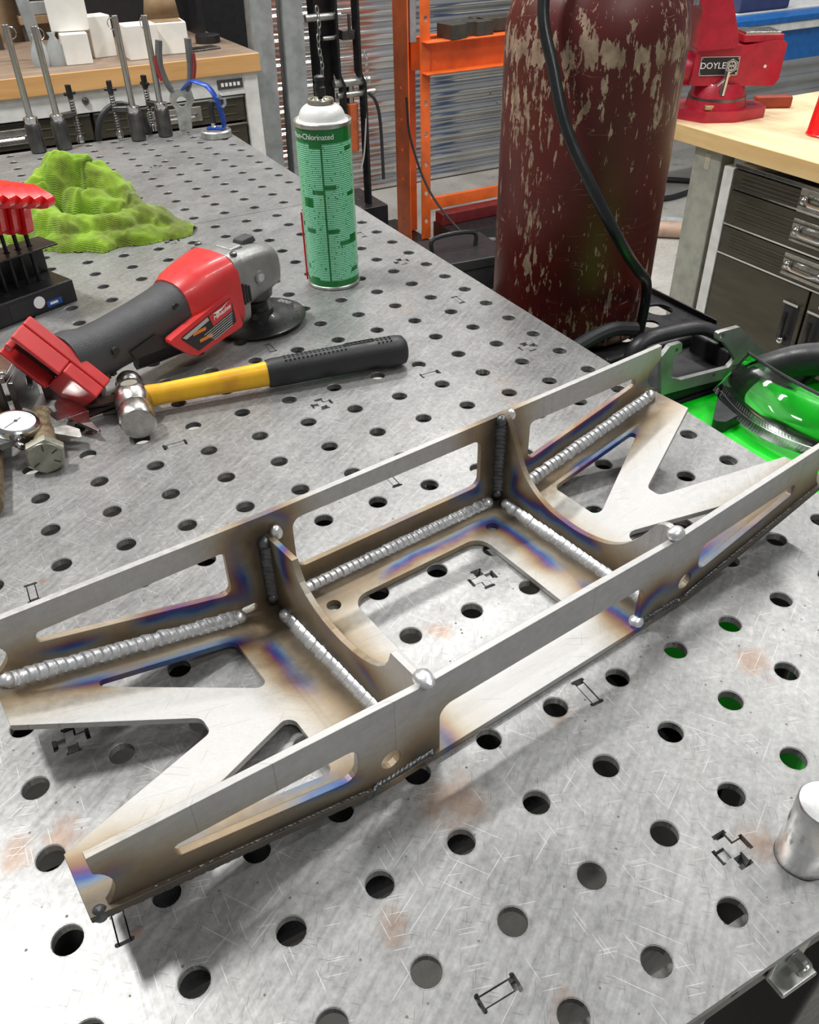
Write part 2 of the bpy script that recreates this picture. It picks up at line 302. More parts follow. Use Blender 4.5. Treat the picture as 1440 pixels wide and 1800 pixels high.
# ------------------------------------------------------------------ mesh helpers
class MB:
    def __init__(s): s.v = []; s.f = []
    def raw(s, vs, fs, mat=None):
        k = len(s.v); s.v += [tuple(mat @ Vector(p)) if mat else tuple(p) for p in vs]; s.f += [tuple(i+k for i in f) for f in fs]; return s
    def box(s, c, d, mat=None, taper=(1, 1)):
        x, y, z = (q/2 for q in d); vs = []
        for sz in (-1, 1):
            tx, ty = taper if sz > 0 else (1, 1)
            for sx, sy in ((-1, -1), (1, -1), (1, 1), (-1, 1)): vs.append((c[0]+sx*x*tx, c[1]+sy*y*ty, c[2]+sz*z))
        return s.raw(vs, [(3, 2, 1, 0), (4, 5, 6, 7), (0, 1, 5, 4), (1, 2, 6, 5), (2, 3, 7, 6), (3, 0, 4, 7)], mat)
    def bb(s, a, b, mat=None): return s.box([(p+q)/2 for p, q in zip(a, b)], [abs(q-p) for p, q in zip(a, b)], mat)
    def lathe(s, prof, n=24, mat=None, cap=True, squash=1.0):
        vs, fs = [], []
        for r, z in prof:
            for i in range(n): a = 2*PI*i/n; vs.append((r*math.cos(a), r*math.sin(a)*squash, z))
        for j in range(len(prof)-1):
            for i in range(n): i2 = (i+1) % n; fs.append((j*n+i, j*n+i2, (j+1)*n+i2, (j+1)*n+i))
        if cap: fs.append(tuple(range(n-1, -1, -1))); fs.append(tuple((len(prof)-1)*n+i for i in range(n)))
        return s.raw(vs, fs, mat)
    def cyl(s, a, b, r, r2=None, n=16):
        a, b = Vector(a), Vector(b); d = b-a
        mt = Matrix.Translation(a) @ d.to_track_quat('Z', 'Y').to_matrix().to_4x4()
        return s.lathe([(r, 0), (r if r2 is None else r2, d.length)], n, mt)
    def tube(s, pts, r, n=8, squash=None):
        pts = [Vector(p) for p in pts]; rs = r if hasattr(r, '__len__') else [r]*len(pts); vs, fs = [], []
        t0 = (pts[1]-pts[0]).normalized(); ref = Vector((0, 0, 1)) if abs(t0.z) < 0.9 else Vector((1, 0, 0)); nrm = t0.cross(ref).normalized()
        for k, p in enumerate(pts):
            t = (pts[min(k+1, len(pts)-1)]-pts[max(k-1, 0)]).normalized()
            nrm = (nrm-t*nrm.dot(t)).normalized(); bn = t.cross(nrm)
            for i in range(n):
                a = 2*PI*i/n; vs.append(p+(nrm*math.cos(a)+bn*math.sin(a)*(squash or 1))*rs[k])
        for k in range(len(pts)-1):
            for i in range(n): i2 = (i+1) % n; fs.append((k*n+i, k*n+i2, (k+1)*n+i2, (k+1)*n+i))
        fs.append(tuple(range(n-1, -1, -1))); fs.append(tuple((len(pts)-1)*n+i for i in range(n)))
        return s.raw(vs, fs)
    def ell(s, c, r, nu=14, nv=9, mat=None):
        prof = [(max(1e-4, math.sin(PI*j/nv)), -math.cos(PI*j/nv)) for j in range(nv+1)]
        mm = Matrix.Translation(c) @ Matrix.Diagonal((r[0], r[1], r[2], 1)); return s.lathe(prof, nu, (mat @ mm) if mat else mm)
    def prism(s, outer, holes, z0, z1, mat=None, fz=None, extra=None, keep=None):
        """flat plate with real cut-outs: outline + holes triangulated, walls on every loop; fz bends it"""
        loops = [list(outer)]+[list(h) for h in holes]; co, ed = [], []
        for L in loops:
            k = len(co); co += [Vector((p[0], p[1])) for p in L]; ed += [(k+i, k+(i+1) % len(L)) for i in range(len(L))]
        for a, b in (extra or []):
            k = len(co); co += [Vector(a), Vector(b)]; ed.append((k, k+1))
        V, E, F, *_ = geometry.delaunay_2d_cdt(co, ed, [], 0, 1e-6)
        def inside(p, L):
            c = False; n = len(L); j = n-1
            for i in range(n):
                xi, yi = L[i][0], L[i][1]; xj, yj = L[j][0], L[j][1]
                if (yi > p.y) != (yj > p.y) and p.x < (xj-xi)*(p.y-yi)/(yj-yi)+xi: c = not c
                j = i
            return c
        if keep is None: keep = lambda p: inside(p, loops[0]) and not any(inside(p, h) for h in loops[1:])
        F = [f for f in F if keep(sum((V[i] for i in f), Vector((0, 0)))/len(f))]
        g = fz or (lambda x, y: 0.0); n = len(V)
        vs = [(p.x, p.y, z1+g(p.x, p.y)) for p in V]+[(p.x, p.y, z0+g(p.x, p.y)) for p in V]
        fs = []; cnt = {}
        for f in F:
            a = sum((V[f[i]].x*V[f[(i+1) % 3]].y-V[f[(i+1) % 3]].x*V[f[i]].y) for i in range(3))
            f = tuple(f) if a > 0 else tuple(reversed(f))
            fs.append(f); fs.append(tuple(n+i for i in reversed(f)))
            for i in range(len(f)): cnt[(f[i], f[(i+1) % len(f)])] = 1
        for (a, b) in list(cnt):
            if (b, a) not in cnt: fs.append((a, n+a, n+b, b))
        used = sorted({i for f in fs for i in f}); mp = {o: i for i, o in enumerate(used)}
        return s.raw([vs[i] for i in used], [tuple(mp[i] for i in f) for f in fs], mat)
    def build(s, name, mat, parent=None, loc=None, bevel=0.0, ang=35, seg=2, rot=None, flat=False):
        me = bpy.data.meshes.new(name); me.from_pydata(s.v, [], s.f); me.update()
        bm = bmesh.new(); bm.from_mesh(me); bmesh.ops.recalc_face_normals(bm, faces=bm.faces); bm.to_mesh(me); bm.free()
        if not flat:
            me.polygons.foreach_set('use_smooth', [True]*len(me.polygons)); me.set_sharp_from_angle(angle=R_(ang))
        if mat: me.materials.append(mat)
        o = bpy.data.objects.new(name, me); COL.objects.link(o)
        if parent: o.parent = parent
        if loc is not None: o.location = loc
        if rot is not None: o.rotation_euler = rot
        if bevel:
            b = o.modifiers.new('bevel', 'BEVEL'); b.width = bevel; b.segments = seg; b.limit_method = 'ANGLE'; b.angle_limit = R_(40); b.harden_normals = True
        return o
def rrect(x0, y0, x1, y1, r, n=5):
    out = []
    for cx, cy, a0 in ((x1-r, y1-r, 0), (x0+r, y1-r, 90), (x0+r, y0+r, 180), (x1-r, y0+r, 270)):
        for i in range(n+1): a = R_(a0+90*i/n); out.append((cx+r*math.cos(a), cy+r*math.sin(a)))
    return out
def circ(cx, cy, r, n=20): return [(cx+r*math.cos(2*PI*i/n), cy+r*math.sin(2*PI*i/n)) for i in range(n)]
def rpoly(pts, rad, n=5):
    """polygon with rounded corners; rad may be one value or one per corner"""
    out = []; N = len(pts)
    for i in range(N):
        p = Vector(pts[i]); a = (Vector(pts[i-1])-p); b = (Vector(pts[(i+1) % N])-p); r = rad[i] if hasattr(rad, '__len__') else rad
        if r <= 0: out.append((p.x, p.y)); continue
        an = a.angle(b); t = min(r/math.tan(an/2), a.length*0.48, b.length*0.48); a.normalize(); b.normalize(); rr = t*math.tan(an/2)
        c = p+(a+b).normalized()*(rr/math.sin(an/2)); s0 = p+a*t-c; s1 = p+b*t-c
        a0 = math.atan2(s0.y, s0.x); da = math.atan2(s1.y, s1.x)-a0
        while da > PI: da -= 2*PI
        while da < -PI: da += 2*PI
        for k in range(n+1): q = a0+da*k/n; out.append((c.x+rr*math.cos(q), c.y+rr*math.sin(q)))
    return out
def spline(pts, n=8):
    pts = [Vector(p) for p in pts]; P = [pts[0]*2-pts[1]]+pts+[pts[-1]*2-pts[-2]]; out = []
    for i in range(1, len(P)-2):
        for k in range(n):
            t = k/n; a, b, c, d = P[i-1], P[i], P[i+1], P[i+2]
            out.append(0.5*((2*b)+(c-a)*t+(2*a-5*b+4*c-d)*t*t+(3*b-a-3*c+d)*t**3))
    out.append(pts[-1]); return out
def W(x, y, z=0.0): return Vector((x, y, z+TZ))
def tag(o, label, cat, group=None, kind=None):
    if label: o['label'] = label
    if cat: o['category'] = cat
    if group: o['group'] = group
    if kind: o['kind'] = kind
    return o
def thing(name, label, cat, loc, rz=0.0, group=None, mat=None):
    o = bpy.data.objects.new(name, None); COL.objects.link(o); o.empty_display_size = 0.02
    if mat is not None: o.matrix_world = mat
    else: o.location = loc; o.rotation_euler = (0, 0, rz)
    return tag(o, label, cat, group)
def struct(o): o['kind'] = 'structure'; return o
def frame(o, x, zhint=(0, 0, 1)):
    """matrix whose x axis is x and whose z axis lies near zhint"""
    x = Vector(x).normalized(); y = Vector(zhint).cross(x).normalized(); z = x.cross(y)
    mm = Matrix((x, y, z)).transposed().to_4x4(); mm.translation = Vector(o); return mm
def text(body, size, depth=0.0004, shear=0.0, mat=None, warp=None, space=1.0):
    cu = bpy.data.curves.new('text', 'FONT'); cu.body = body; cu.size = size; cu.extrude = depth/2; cu.shear = shear; cu.align_x = 'CENTER'; cu.align_y = 'CENTER'; cu.space_character = space
    cu.resolution_u = 3
    ob = bpy.data.objects.new('text', cu); COL.objects.link(ob); bpy.context.view_layer.update()
    me = bpy.data.meshes.new_from_object(ob.evaluated_get(bpy.context.evaluated_depsgraph_get()))
    b = MB(); vs = [v.co.copy() for v in me.vertices]
    if warp: vs = [warp(v) for v in vs]
    b.raw(vs, [tuple(p.vertices) for p in me.polygons], mat)
    bpy.data.objects.remove(ob); bpy.data.curves.remove(cu); bpy.data.meshes.remove(me)
    return b

# ------------------------------------------------------------------ room shell
b = MB(); b.bb((-4, -3, -0.1), (6, 4.2, 0)); struct(b.build('floor', floor_m, bevel=0))
# corrugated back wall: horizontal ribs, each a real fold
b = MB(); prof = []; z = 0.0
while z < 2.6:
    for k in range(10):
        u = 2*PI*k/10; prof.append((3.42-0.016*(1+math.tanh(1.6*math.sin(u))/0.92), z+0.01*k))
    z += 0.1
vs = []; fs = []
for i, (y, z) in enumerate(prof): vs += [(0.55, y, z), (5.2, y, z)]
for i in range(len(prof)-1): fs.append((2*i, 2*i+1, 2*i+3, 2*i+2))
b.raw(vs, fs); b.bb((0.55, 3.43, 0), (5.2, 3.5, 2.6))
wall = struct(b.build('wall_back', corr_m, ang=60))
b = MB(); b.bb((-3.6, 2.78, 0), (0.55, 2.84, 2.6)); struct(b.build('wall_left', osb))
sw = MB()
for i in range(6):
    for j in range(5):
        mm = Matrix.Translation((1.2+i*0.42, 3.395, 0.35+j*0.30)); sw.lathe([(0.006, 0), (0.006, 0.006), (0.002, 0.010)], 6, mm @ Matrix.Rotation(PI/2, 4, 'X'))
sw.build('wall_screws', zinc, wall)

# ------------------------------------------------------------------ welding tables
PT = 0.0508
def slot_loop(cx, cy, ang, L=0.0115, hw=0.0034, tw=0.0050, tl=0.0026):
    pts = [(-L, -tw), (-L+tl, -tw), (-L+tl, -hw), (L-tl, -hw), (L-tl, -tw), (L, -tw), (L, tw), (L-tl, tw), (L-tl, hw), (-L+tl, hw), (-L+tl, tw), (-L, tw)]
    pts = rpoly(pts, [0.0013, 0.0012, 0, 0, 0.0012, 0.0013]*2, 2); c, s = math.cos(ang), math.sin(ang)
    return [(cx+x*c-y*s, cy+x*s+y*c) for x, y in pts]
def cross_loop(cx, cy, L=0.0112, hw=0.0034, tw=0.0046, tl=0.0024):
    arm = [(hw, -hw), (L-tl, -hw), (L-tl, -tw), (L, -tw), (L, tw), (L-tl, tw), (L-tl, hw)]; out = []
    for k in range(4):
        a = PI/2*k; c, s = round(math.cos(a)), round(math.sin(a)); out += [(cx+x*c-y*s, cy+x*s+y*c) for x, y in arm]
    return out
def make_table(label, x0, x1, y0, y1, hx, hy, crosses, slots, ribx, riby, legs):
    t = thing('welding_table', label, 'table', W((x0+x1)/2, (y0+y1)/2, -TZ)); ox, oy = t.location.x, t.location.y
    r = 0.0083; holes = []; centres = set()
    i0 = math.ceil((x0+0.014-hx)/PT); i1 = math.floor((x1-0.012-hx)/PT); j0 = math.ceil((y0+0.012-hy)/PT); j1 = math.floor((y1-0.010-hy)/PT)
    outer = [(x0, y0), (x1, y0), (x1, y1), (x0, y1)]; sl = [cross_loop(x, y) for x, y in crosses]+[slot_loop(x, y, a) for x, y, a in slots]
    nn = 20; holes = [circ(hx+i*PT, hy+j*PT, r, nn) for i in range(i0, i1+1) for j in range(j0, j1+1)]
    def inpoly(p, L):
        c = False; j = len(L)-1
        for i in range(len(L)):
            xi, yi = L[i]; xj, yj = L[j]
            if (yi > p.y) != (yj > p.y) and p.x < (xj-xi)*(p.y-yi)/(yj-yi)+xi: c = not c
            j = i
        return c
    boxes = [(min(p[0] for p in L), max(p[0] for p in L), min(p[1] for p in L), max(p[1] for p in L), L) for L in sl]
    def keep(p):
        i, j = round((p.x-hx)/PT), round((p.y-hy)/PT)
        if i0 <= i <= i1 and j0 <= j <= j1 and (p.x-hx-i*PT)**2+(p.y-hy-j*PT)**2 < (r*0.99)**2: return False
        for a, bq, c, d, L in boxes:
            if a < p.x < bq and c < p.y < d and inpoly(p, L): return False
        return True
    b = MB(); b.prism(outer, holes+sl, -0.0065, 0, keep=keep)
    # bright chamfer around every hole
    ch = MB()
    for i in range(i0, i1+1):
        for j in range(j0, j1+1):
            cx, cy = hx+i*PT, hy+j*PT; k = len(ch.v)
            for rr, zz in ((r+0.0005, 0.00012), (r-0.0004, -0.0008)):
                ch.v += [(cx+rr*math.cos(2*PI*q/nn), cy+rr*math.sin(2*PI*q/nn), zz) for q in range(nn)]
            ch.f += [(k+q, k+(q+1) % nn, k+nn+(q+1) % nn, k+nn+q) for q in range(nn)]
    top = b.build('table_top', table_m, t, loc=(-ox, -oy, TZ), flat=True)
    c = ch.build('hole_chamfers', M('worn_edge_steel', (0.42, 0.42, 0.41), 0.5, 0.4, var=0.2), top, flat=True); c['kind'] = 'stuff'
    for x in ribx:
        q = MB(); q.bb((x-0.003, y0+0.02, -0.11), (x+0.003, y1-0.02, -0.0066)); q.build('rib', dsteel, t, loc=(-ox, -oy, TZ))
    for y in riby:
        q = MB(); q.bb((x0+0.02, y-0.003, -0.11), (x1-0.02, y+0.003, -0.0066)); q.build('rib', dsteel, t, loc=(-ox, -oy, TZ))
    for L in [(x0+0.02, y0+0.02, x0+0.026, y1-0.02), (x1-0.026, y0+0.02, x1-0.02, y1-0.02), (x0+0.02, y0+0.02, x1-0.02, y0+0.026), (x0+0.02, y1-0.026, x1-0.02, y1-0.02)]:
        q = MB(); q.bb((L[0], L[1], -0.12), (L[2], L[3], -0.0066)); q.build('apron', dsteel, t, loc=(-ox, -oy, TZ))
    q = MB(); q.bb((x0+0.05, y0+(0.30 if y0 < 0 else 0.05), -0.362), (x1-0.05, y1-0.05, -0.35)); q.build('lower_plate', black_steel, t, loc=(-ox, -oy, TZ))  # black plate added under the table to darken the view through its holes
    rnd = random.Random(3)
    for (x, y) in crosses:
        q = MB(); L = 0.0085; q.box((-0.003, 0.0003, -0.0040), (0.0115, 0.0062, 0.0074), taper=(0.95, 0.95)); q.box((0.0006, -0.0020, -0.0041), (0.0062, 0.0125, 0.0074), taper=(0.9, 0.95)); q.box((0.0045, 0.0004, -0.0052), (0.0075, 0.0058, 0.0064))
        q.build('rib_tab', table_m, t, loc=(x-ox, y-oy, TZ), rot=(0, 0, rnd.choice((0, PI/2, PI))))
    for (x, y, a) in slots:
        q = MB(); q.box((-0.0010, 0, -0.0040), (0.0168, 0.0060, 0.0074), taper=(0.97, 0.86)); q.build('rib_tab', table_m, t, loc=(x-ox, y-oy, TZ), rot=(0, 0, a+rnd.choice((0, PI))))
    for (x, y) in legs:
        q = MB(); q.bb((x-0.035, y-0.035, 0.02), (x+0.035, y+0.035, TZ-0.12)); q.build('leg', black_steel, t, loc=(-ox, -oy, 0), bevel=0.004)
        q = MB(); q.lathe([(0.045, 0), (0.045, 0.008), (0.014, 0.014), (0.014, 0.03)], 16, Matrix.Translation((x, y, 0))); q.build('foot', zinc, t, loc=(-ox, -oy, 0))
    return t, (ox, oy)
h = 0.5*PT; P2 = PI/2
tabA, (oxA, oyA) = make_table('perforated steel welding table with the tinted bracket standing on it', -0.937, 0.282, -0.6376, 0.5872, 0.0, 0.0,
    [(-h, -6.5*PT), (-h, -11.5*PT), (-h, -h), (4.5*PT, -h), (4.5*PT, 5.5*PT), (-6.5*PT, -6.5*PT), (-h, 10.4*PT), (-6.5*PT, 5.5*PT)],
    [(-h, -9*PT, P2), (2*PT, -h, 0), (4.5*PT, 2.5*PT, P2), (-h, -3.55*PT, P2), (-3.5*PT, -11.5*PT, 0), (-6.5*PT, -9.1*PT, P2), (-6.5*PT, -3.45*PT, P2), (-3.5*PT, -h, 0), (4.5*PT, 8*PT, P2), (-h, 2.4*PT, P2)],
    (-h, 4.5*PT, -6.5*PT, -12.5*PT), (-h, -6.5*PT, 5.5*PT, -11.5*PT), [(0.178, -0.57), (0.215, 0.52), (-0.87, -0.57), (-0.87, 0.52)])
# zinc foot bracket bolted under the front edge
g = MB(); g.box((0, 0, 0), (0.030, 0.003, 0.034)); g.box((0, -0.006, -0.015), (0.030, 0.014, 0.004)); g.lathe([(0.006, 0), (0.006, 0.010), (0.004, 0.012)], 10, Matrix.Translation((0.0, -0.001, 0.002)) @ Matrix.Rotation(PI/2, 4, 'X'))
g.build('levelling_bracket', zinc, tabA, loc=(0.016-oxA, -0.6192-oyA, TZ-0.100), bevel=0.002)
tabB, _ = make_table('second perforated steel table with clamps standing along its rear edge', -0.954, 0.265, 0.5885, 1.197, 0.675*PT, 12.13*PT, [(1.2*PT, 18.6*PT)], [], (-0.3, -0.02), (0.9,), [(0.2, 0.66), (0.2, 1.13), (-0.89, 0.66), (-0.89, 1.13)])

# ------------------------------------------------------------------ the welded bracket
UC = 0.078; O3 = Vector((-0.1453, -0.2779, 0)); U3 = Vector((0.9921, 0.1251, 0))
br = thing('welded_bracket', 'long heat-tinted welded steel bracket lying on the perforated table', 'bracket', W(*(O3+U3*UC).xy, 0.0002), math.atan2(U3.y, U3.x))
SL, BA = 0.235, 0.131
def lift(x, y=0):
    a = abs(x)-BA; wd = 0.008
    if a < -wd: return 0.0
    if a > wd: return a*SL
    return SL*(a+wd)**2/(4*wd)
lines = [((-0.2165-UC, -0.003, 0.040), (-0.0606-UC, -0.003, 0.006)), ((-0.02-UC, -0.003, 0.006), (0.178-UC, -0.003, 0.006)), ((0.205-UC, -0.003, 0.008), (0.366-UC, -0.003, 0.042)),
    ((-0.0315-UC, -0.010, 0.006), (-0.0235-UC, -0.17, 0.006)), ((0.180-UC, -0.010, 0.006), (0.184-UC, -0.17, 0.006)),
    ((-0.032-UC, -0.002, 0.010), (-0.032-UC, -0.002, 0.064)), ((0.178-UC, -0.002, 0.010), (0.178-UC, -0.002, 0.084)),
    ((-0.215-UC, -0.174, 0.038), (-0.060-UC, -0.174, 0.001)), ((0.195-UC, -0.174, 0.001), (0.372-UC, -0.174, 0.038))]
heat = mat_heat(br, lines)
# bent base plate with cut-outs
def mirr(pts): return [(-x, y) for x, y in reversed(pts)]
Y = lambda v: -v
outl = []
right = [(0.2945, Y(0.176)), (0.2945, Y(0.136)), (0.199, Y(0.0925)), (0.199, Y(0.0795)), (0.2945, Y(0.038)), (0.2945, Y(-0.005))]
outer = [(-x, y) for x, y in reversed(right)]; outer = right+outer
outer = rpoly(outer, [0, 0, 0.006, 0.006, 0, 0, 0, 0, 0.006, 0.006, 0, 0], 5)
triF = rpoly([(0.150, Y(0.0215)), (0.150, Y(0.074)), (0.252, Y(0.0225))], [0.006, 0.006, 0.0035], 5)
triN = rpoly([(0.150, Y(0.1525)), (0.252, Y(0.1515)), (0.150, Y(0.100))], [0.006, 0.0035, 0.006], 5)
cuts = [triF, mirr(triF), triN, mirr(triN), rrect(-0.061, Y(0.141), 0.061, Y(0.031), 0.013, 6), circ(-0.0745, Y(0.0285), 0.0052, 18), circ(0.077, Y(0.0275), 0.0052, 18)]
ex = []
for sg in (-1, 1):
    for q in (-0.008, -0.004, 0, 0.004, 0.008): ex.append(((sg*(BA+q), Y(0.180)), (sg*(BA+q), Y(-0.009))))
b = MB(); b.prism(outer, cuts, 0.0002, 0.005, fz=lift, extra=ex)
b.build('base_plate', heat, br, bevel=0.0004, flat=True, seg=1)
# far side plate (profile drawn in x, z and stood up)
def side_plate(name, pts_outer, holes, v0, v1):
    b = MB(); mm = Matrix.Rotation(PI/2, 4, 'X'); b.prism(pts_outer, holes, 0, v1-v0, mm); b.build(name, heat, br, loc=(0, -v0, 0), bevel=0.0005, flat=True, seg=1)
def scallop(x0, z0, x1, z1, depth, n=10):
    """concave end curve from (x0,z0) to (x1,z1)"""
    out = []
    for i in range(n+1):
        t = i/n; k = math.sin(PI*min(1, max(0, t)))**0.8; s = -1 if x0 > 0 else 1
        out.append((x0+(x1-x0)*t+s*depth*k, z0+(z1-z0)*t))
    return out
bz = lambda x: 0.0035+max(0, abs(x)-BA)*SL
far = [(-0.2930, bz(0.293)), (-BA, bz(BA)), (BA, bz(BA)), (0.2930, bz(0.293))]+scallop(0.2935, 0.046, 0.2935, 0.0755, 0.013)+[(0.2925, 0.0900), (0.098, 0.0865), (-0.103, 0.0845), (-0.2935, 0.0880)]+scallop(-0.2940, 0.0755, -0.2940, 0.046, 0.013)
slotF = rpoly([(0.1378, 0.0295), (0.264, 0.0600), (0.262, 0.0675), (0.1378, 0.0675)], [0.006, 0.003, 0.003, 0.004], 5)
cen = rrect(-0.0855, 0.0265, 0.0855, 0.0710, 0.008)
relief = rpoly([(0.121, 0.0062), (0.134, 0.0066), (0.134, 0.013), (0.121, 0.0125)], 0.003, 3)
side_plate('far_side_plate', far, [slotF, mirr(slotF), cen, mirr(relief)], -0.005, 0.0)
ntop = lambda x: 0.0685+max(0, abs(x)-0.105)*0.075
near = [(-0.2880, 0.0360), (-BA, 0.0), (-0.0875, 0.0)]+rpoly([(-0.0875, 0.0), (-0.0875, 0.041), (0.0875, 0.041), (0.0875, 0.0)], [0, 0.009, 0.009, 0], 6)[1:-1]+[(0.0875, 0.0), (BA, 0.0), (0.2880, 0.0360)]
near += scallop(0.2860, 0.0405, 0.2860, 0.069, 0.007)+[(0.2860, ntop(0.286)), (0.105, 0.0685), (-0.105, 0.0685), (-0.2860, ntop(0.286))]+scallop(-0.2860, 0.069, -0.2860, 0.0405, 0.007)
slotN = rpoly([(0.1455, 0.0225), (0.248, 0.0465), (0.251, 0.0560), (0.1440, 0.0480)], [0.008, 0.003, 0.004, 0.007], 5)
side_plate('near_side_plate', near, [slotN, mirr(slotN), circ(-0.123, 0.021, 0.0066, 20), circ(0.133, 0.021, 0.0066, 20)], 0.1685, 0.1733)
# ribs
def rib(top, u0, k):
    prof = [(v, w) for v, w in top]; outl = [(0.0, 0.005)]+[(0.1685, 0.005)]+list(reversed(prof))
    b = MB(); b.prism([(v, w) for v, w in outl], [], -0.0024, 0.0024)
    # x=v, y=w, z=thickness -> bracket coordinates with a slight skew
    b.v = [(u0+k*x-UC+z, -x, y) for x, y, z in b.v]
    return b.build('rib', heat, br, bevel=0.0005, flat=True, seg=1)
arc = [(0.089-0.052*math.cos(PI*i/14), 0.069-0.033*math.sin(PI*i/14)**0.9) for i in range(15)]
rib([(0.0, 0.069), (0.036, 0.069)]+arc[1:-1]+[(0.1425, 0.070), (0.1685, 0.069)], -0.0275, 0.05)
ctl = [(0.0, 0.0875, 0), (0.006, 0.0855, 0), (0.012, 0.077, 0), (0.020, 0.061, 0), (0.028, 0.047, 0), (0.040, 0.036, 0), (0.056, 0.0285, 0), (0.075, 0.0255, 0), (0.095, 0.0258, 0), (0.117, 0.031, 0), (0.132, 0.040, 0), (0.144, 0.053, 0), (0.153, 0.067, 0), (0.1575, 0.0735, 0), (0.1630, 0.0765, 0), (0.1685, 0.0762, 0)]
rib([(p.x, p.y) for p in spline(ctl, 4)], 0.1855, 0.03)
# weld beads: stacked ripples swept along the joint
def bead(p0, p1, n, r, pitch=0.0052, mat=None, name='weld_bead', cover=160, chev=1.5, wob=0.10, seed=0):
    p0, p1, n = Vector(p0), Vector(p1), Vector(n).normalized(); t = (p1-p0); L = t.length; t.normalize(); n = (n-t*n.dot(t)).normalized(); s = t.cross(n)
    rn = random.Random(seed+int(L*1e5)); N = max(2, int(L/pitch)); K = 5; A = 9; vs, fs = [], []; rows = 0
    for i in range(N):
        rr = r*(1+rn.uniform(-wob, wob)); off = rn.uniform(-0.07, 0.07)*r
        for k in range(K):
            q = k/(K-1); env = 1.0-0.24*q**1.4 if q > 0 else 0.70
            for a in range(A):
                th = R_(-cover/2+cover*a/(A-1)); lag = chev*pitch*(1-math.cos(th*0.95))
                edge = 1+rn.uniform(-0.05, 0.05)
                vs.append(p0+t*((i+q*1.02)*L/N-lag)+n*(math.cos(th)*rr*env*0.74)+s*(math.sin(th)*rr*(1.00+0.16*env)*edge+off))
            rows += 1
    for j in range(rows-1):
        for a in range(A-1): fs.append((j*A+a, j*A+a+1, (j+1)*A+a+1, (j+1)*A+a))
    b = MB(); b.raw(vs, fs); b.ell(p1-t*r*0.5+n*r*0.1, (r*0.95,)*3, 10, 6); b.ell(p0+n*r*0.1, (r*0.9,)*3, 10, 6)
    return b.build(name, mat or weld_m, br, ang=40)
zt = 0.005
D = (0, -1, 1)
bead((-0.2085-UC, -0.0015, lift(0.2865)+zt+0.0015), (-0.0560-UC, -0.0015, lift(0.134)+zt+0.0015), D, 0.0062, 0.0055)
bead((-0.0195-UC, -0.0015, zt+0.001), (0.1740-UC, -0.0015, zt+0.001), D, 0.0056, 0.0050)
bead((0.2010-UC, -0.0015, zt+0.001), (0.3650-UC, -0.0015, lift(0.287)+zt+0.002), D, 0.0058, 0.0052)
bead((-0.0300-UC, -0.018, zt+0.001), (-0.0222-UC, -0.1660, zt+0.001), (-1, 0, 1), 0.0058, 0.0062, chev=0.8)
bead((0.1828-UC, -0.013, zt+0.001), (0.1870-UC, -0.1660, zt+0.001), (-1, 0, 1), 0.0057, 0.0060, chev=0.8)
bead((-0.0305-UC, -0.0015, 0.012), (-0.0305-UC, -0.0015, 0.0665), (-1, -1, 0), 0.0056, 0.0038, weld_dull, wob=0.04)
bead((0.1822-UC, -0.0015, 0.012), (0.1822-UC, -0.0015, 0.0855), (-1, -1, 0), 0.0056, 0.0038, weld_dull, wob=0.04)
bead((-0.0165-UC, -0.1735, 0.0042), (-0.060-UC, -0.1740, 0.0042), (0, -1, 0.2), 0.0030, 0.0030, weld_dull)
bead((-0.2120-UC, -0.1738, 0.0385), (-0.062-UC, -0.1738, 0.0045), (0, -1, 0.0), 0.0030, 0.0028, weld_dull)
bead((0.1680-UC, -0.1738, 0.0042), (0.2080-UC, -0.1738, 0.0042), (0, -1, 0.2), 0.0030, 0.0030, weld_dull)
bead((0.2150-UC, -0.1738, 0.0050), (0.3660-UC, -0.1738, 0.0390), (0, -1, 0.0), 0.0026, 0.0028, weld_dull)
def blob(c, r, mat=None):
    b = MB(); b.ell((0, 0, 0), r, 12, 8); rn = random.Random(int(abs(c[0])*1e5))
    b.v = [tuple(x*(1+0.12*mnoise.noise(Vector((x*300+9*c[0], y*300, z*300)))) for x in (x, y, z)) for x, y, z in b.v]
    return b.build('weld_tack', mat or weld_m, br, loc=c)
blob((-0.0220-UC, -0.0035, 0.0690), (0.0045, 0.0045, 0.0060)); blob((0.1905-UC, -0.0030, 0.0860), (0.0035, 0.0040, 0.0050))
blob((-0.0190-UC, -0.1705, 0.0705), (0.0060, 0.0075, 0.0045)); blob((0.1910-UC, -0.1705, 0.0730), (0.0070, 0.0055, 0.0050))
blob((0.1655-UC, -0.1715, 0.0060), (0.0060, 0.0050, 0.0050)); blob((-0.2120-UC, -0.1735, 0.0390), (0.0040, 0.0035, 0.0060), weld_dull)

# ------------------------------------------------------------------ spray can
CR = 0.0332
can = thing('spray_can', 'tall green and white aerosol can with red straw standing on table', 'spray can', W(0.1195, 0.2640))
b = MB(); b.lathe([(CR, 0.004), (CR, 0.1955)], 64, cap=False); b.build('can_body', mat_label(CR), can)
b = MB(); b.lathe([(0.028, 0.003), (0.0325, 0.0), (0.0340, 0.001), (0.0340, 0.004), (CR, 0.0048)], 48); b.build('bottom_rim', zinc, can)
b = MB(); b.lathe([(CR-0.001, 0.194), (0.0342, 0.1945), (0.0348, 0.1965), (0.0346, 0.199), (0.0335, 0.1998), (0.0320, 0.1985), (0.0310, 0.1980)], 48); b.build('top_rim', zinc, can)
b = MB(); pr = [(0.0318, 0.1975)]+[(0.0115+0.0160*math.cos(R_(a)), 0.2005+0.0160*math.sin(R_(a))) for a in range(0, 91, 10)]+[(0.0115, 0.2170)]
b.lathe(pr, 48); b.build('can_shoulder', M('white_can_paint', (0.78, 0.78, 0.76), 0.3, var=0.05), can)
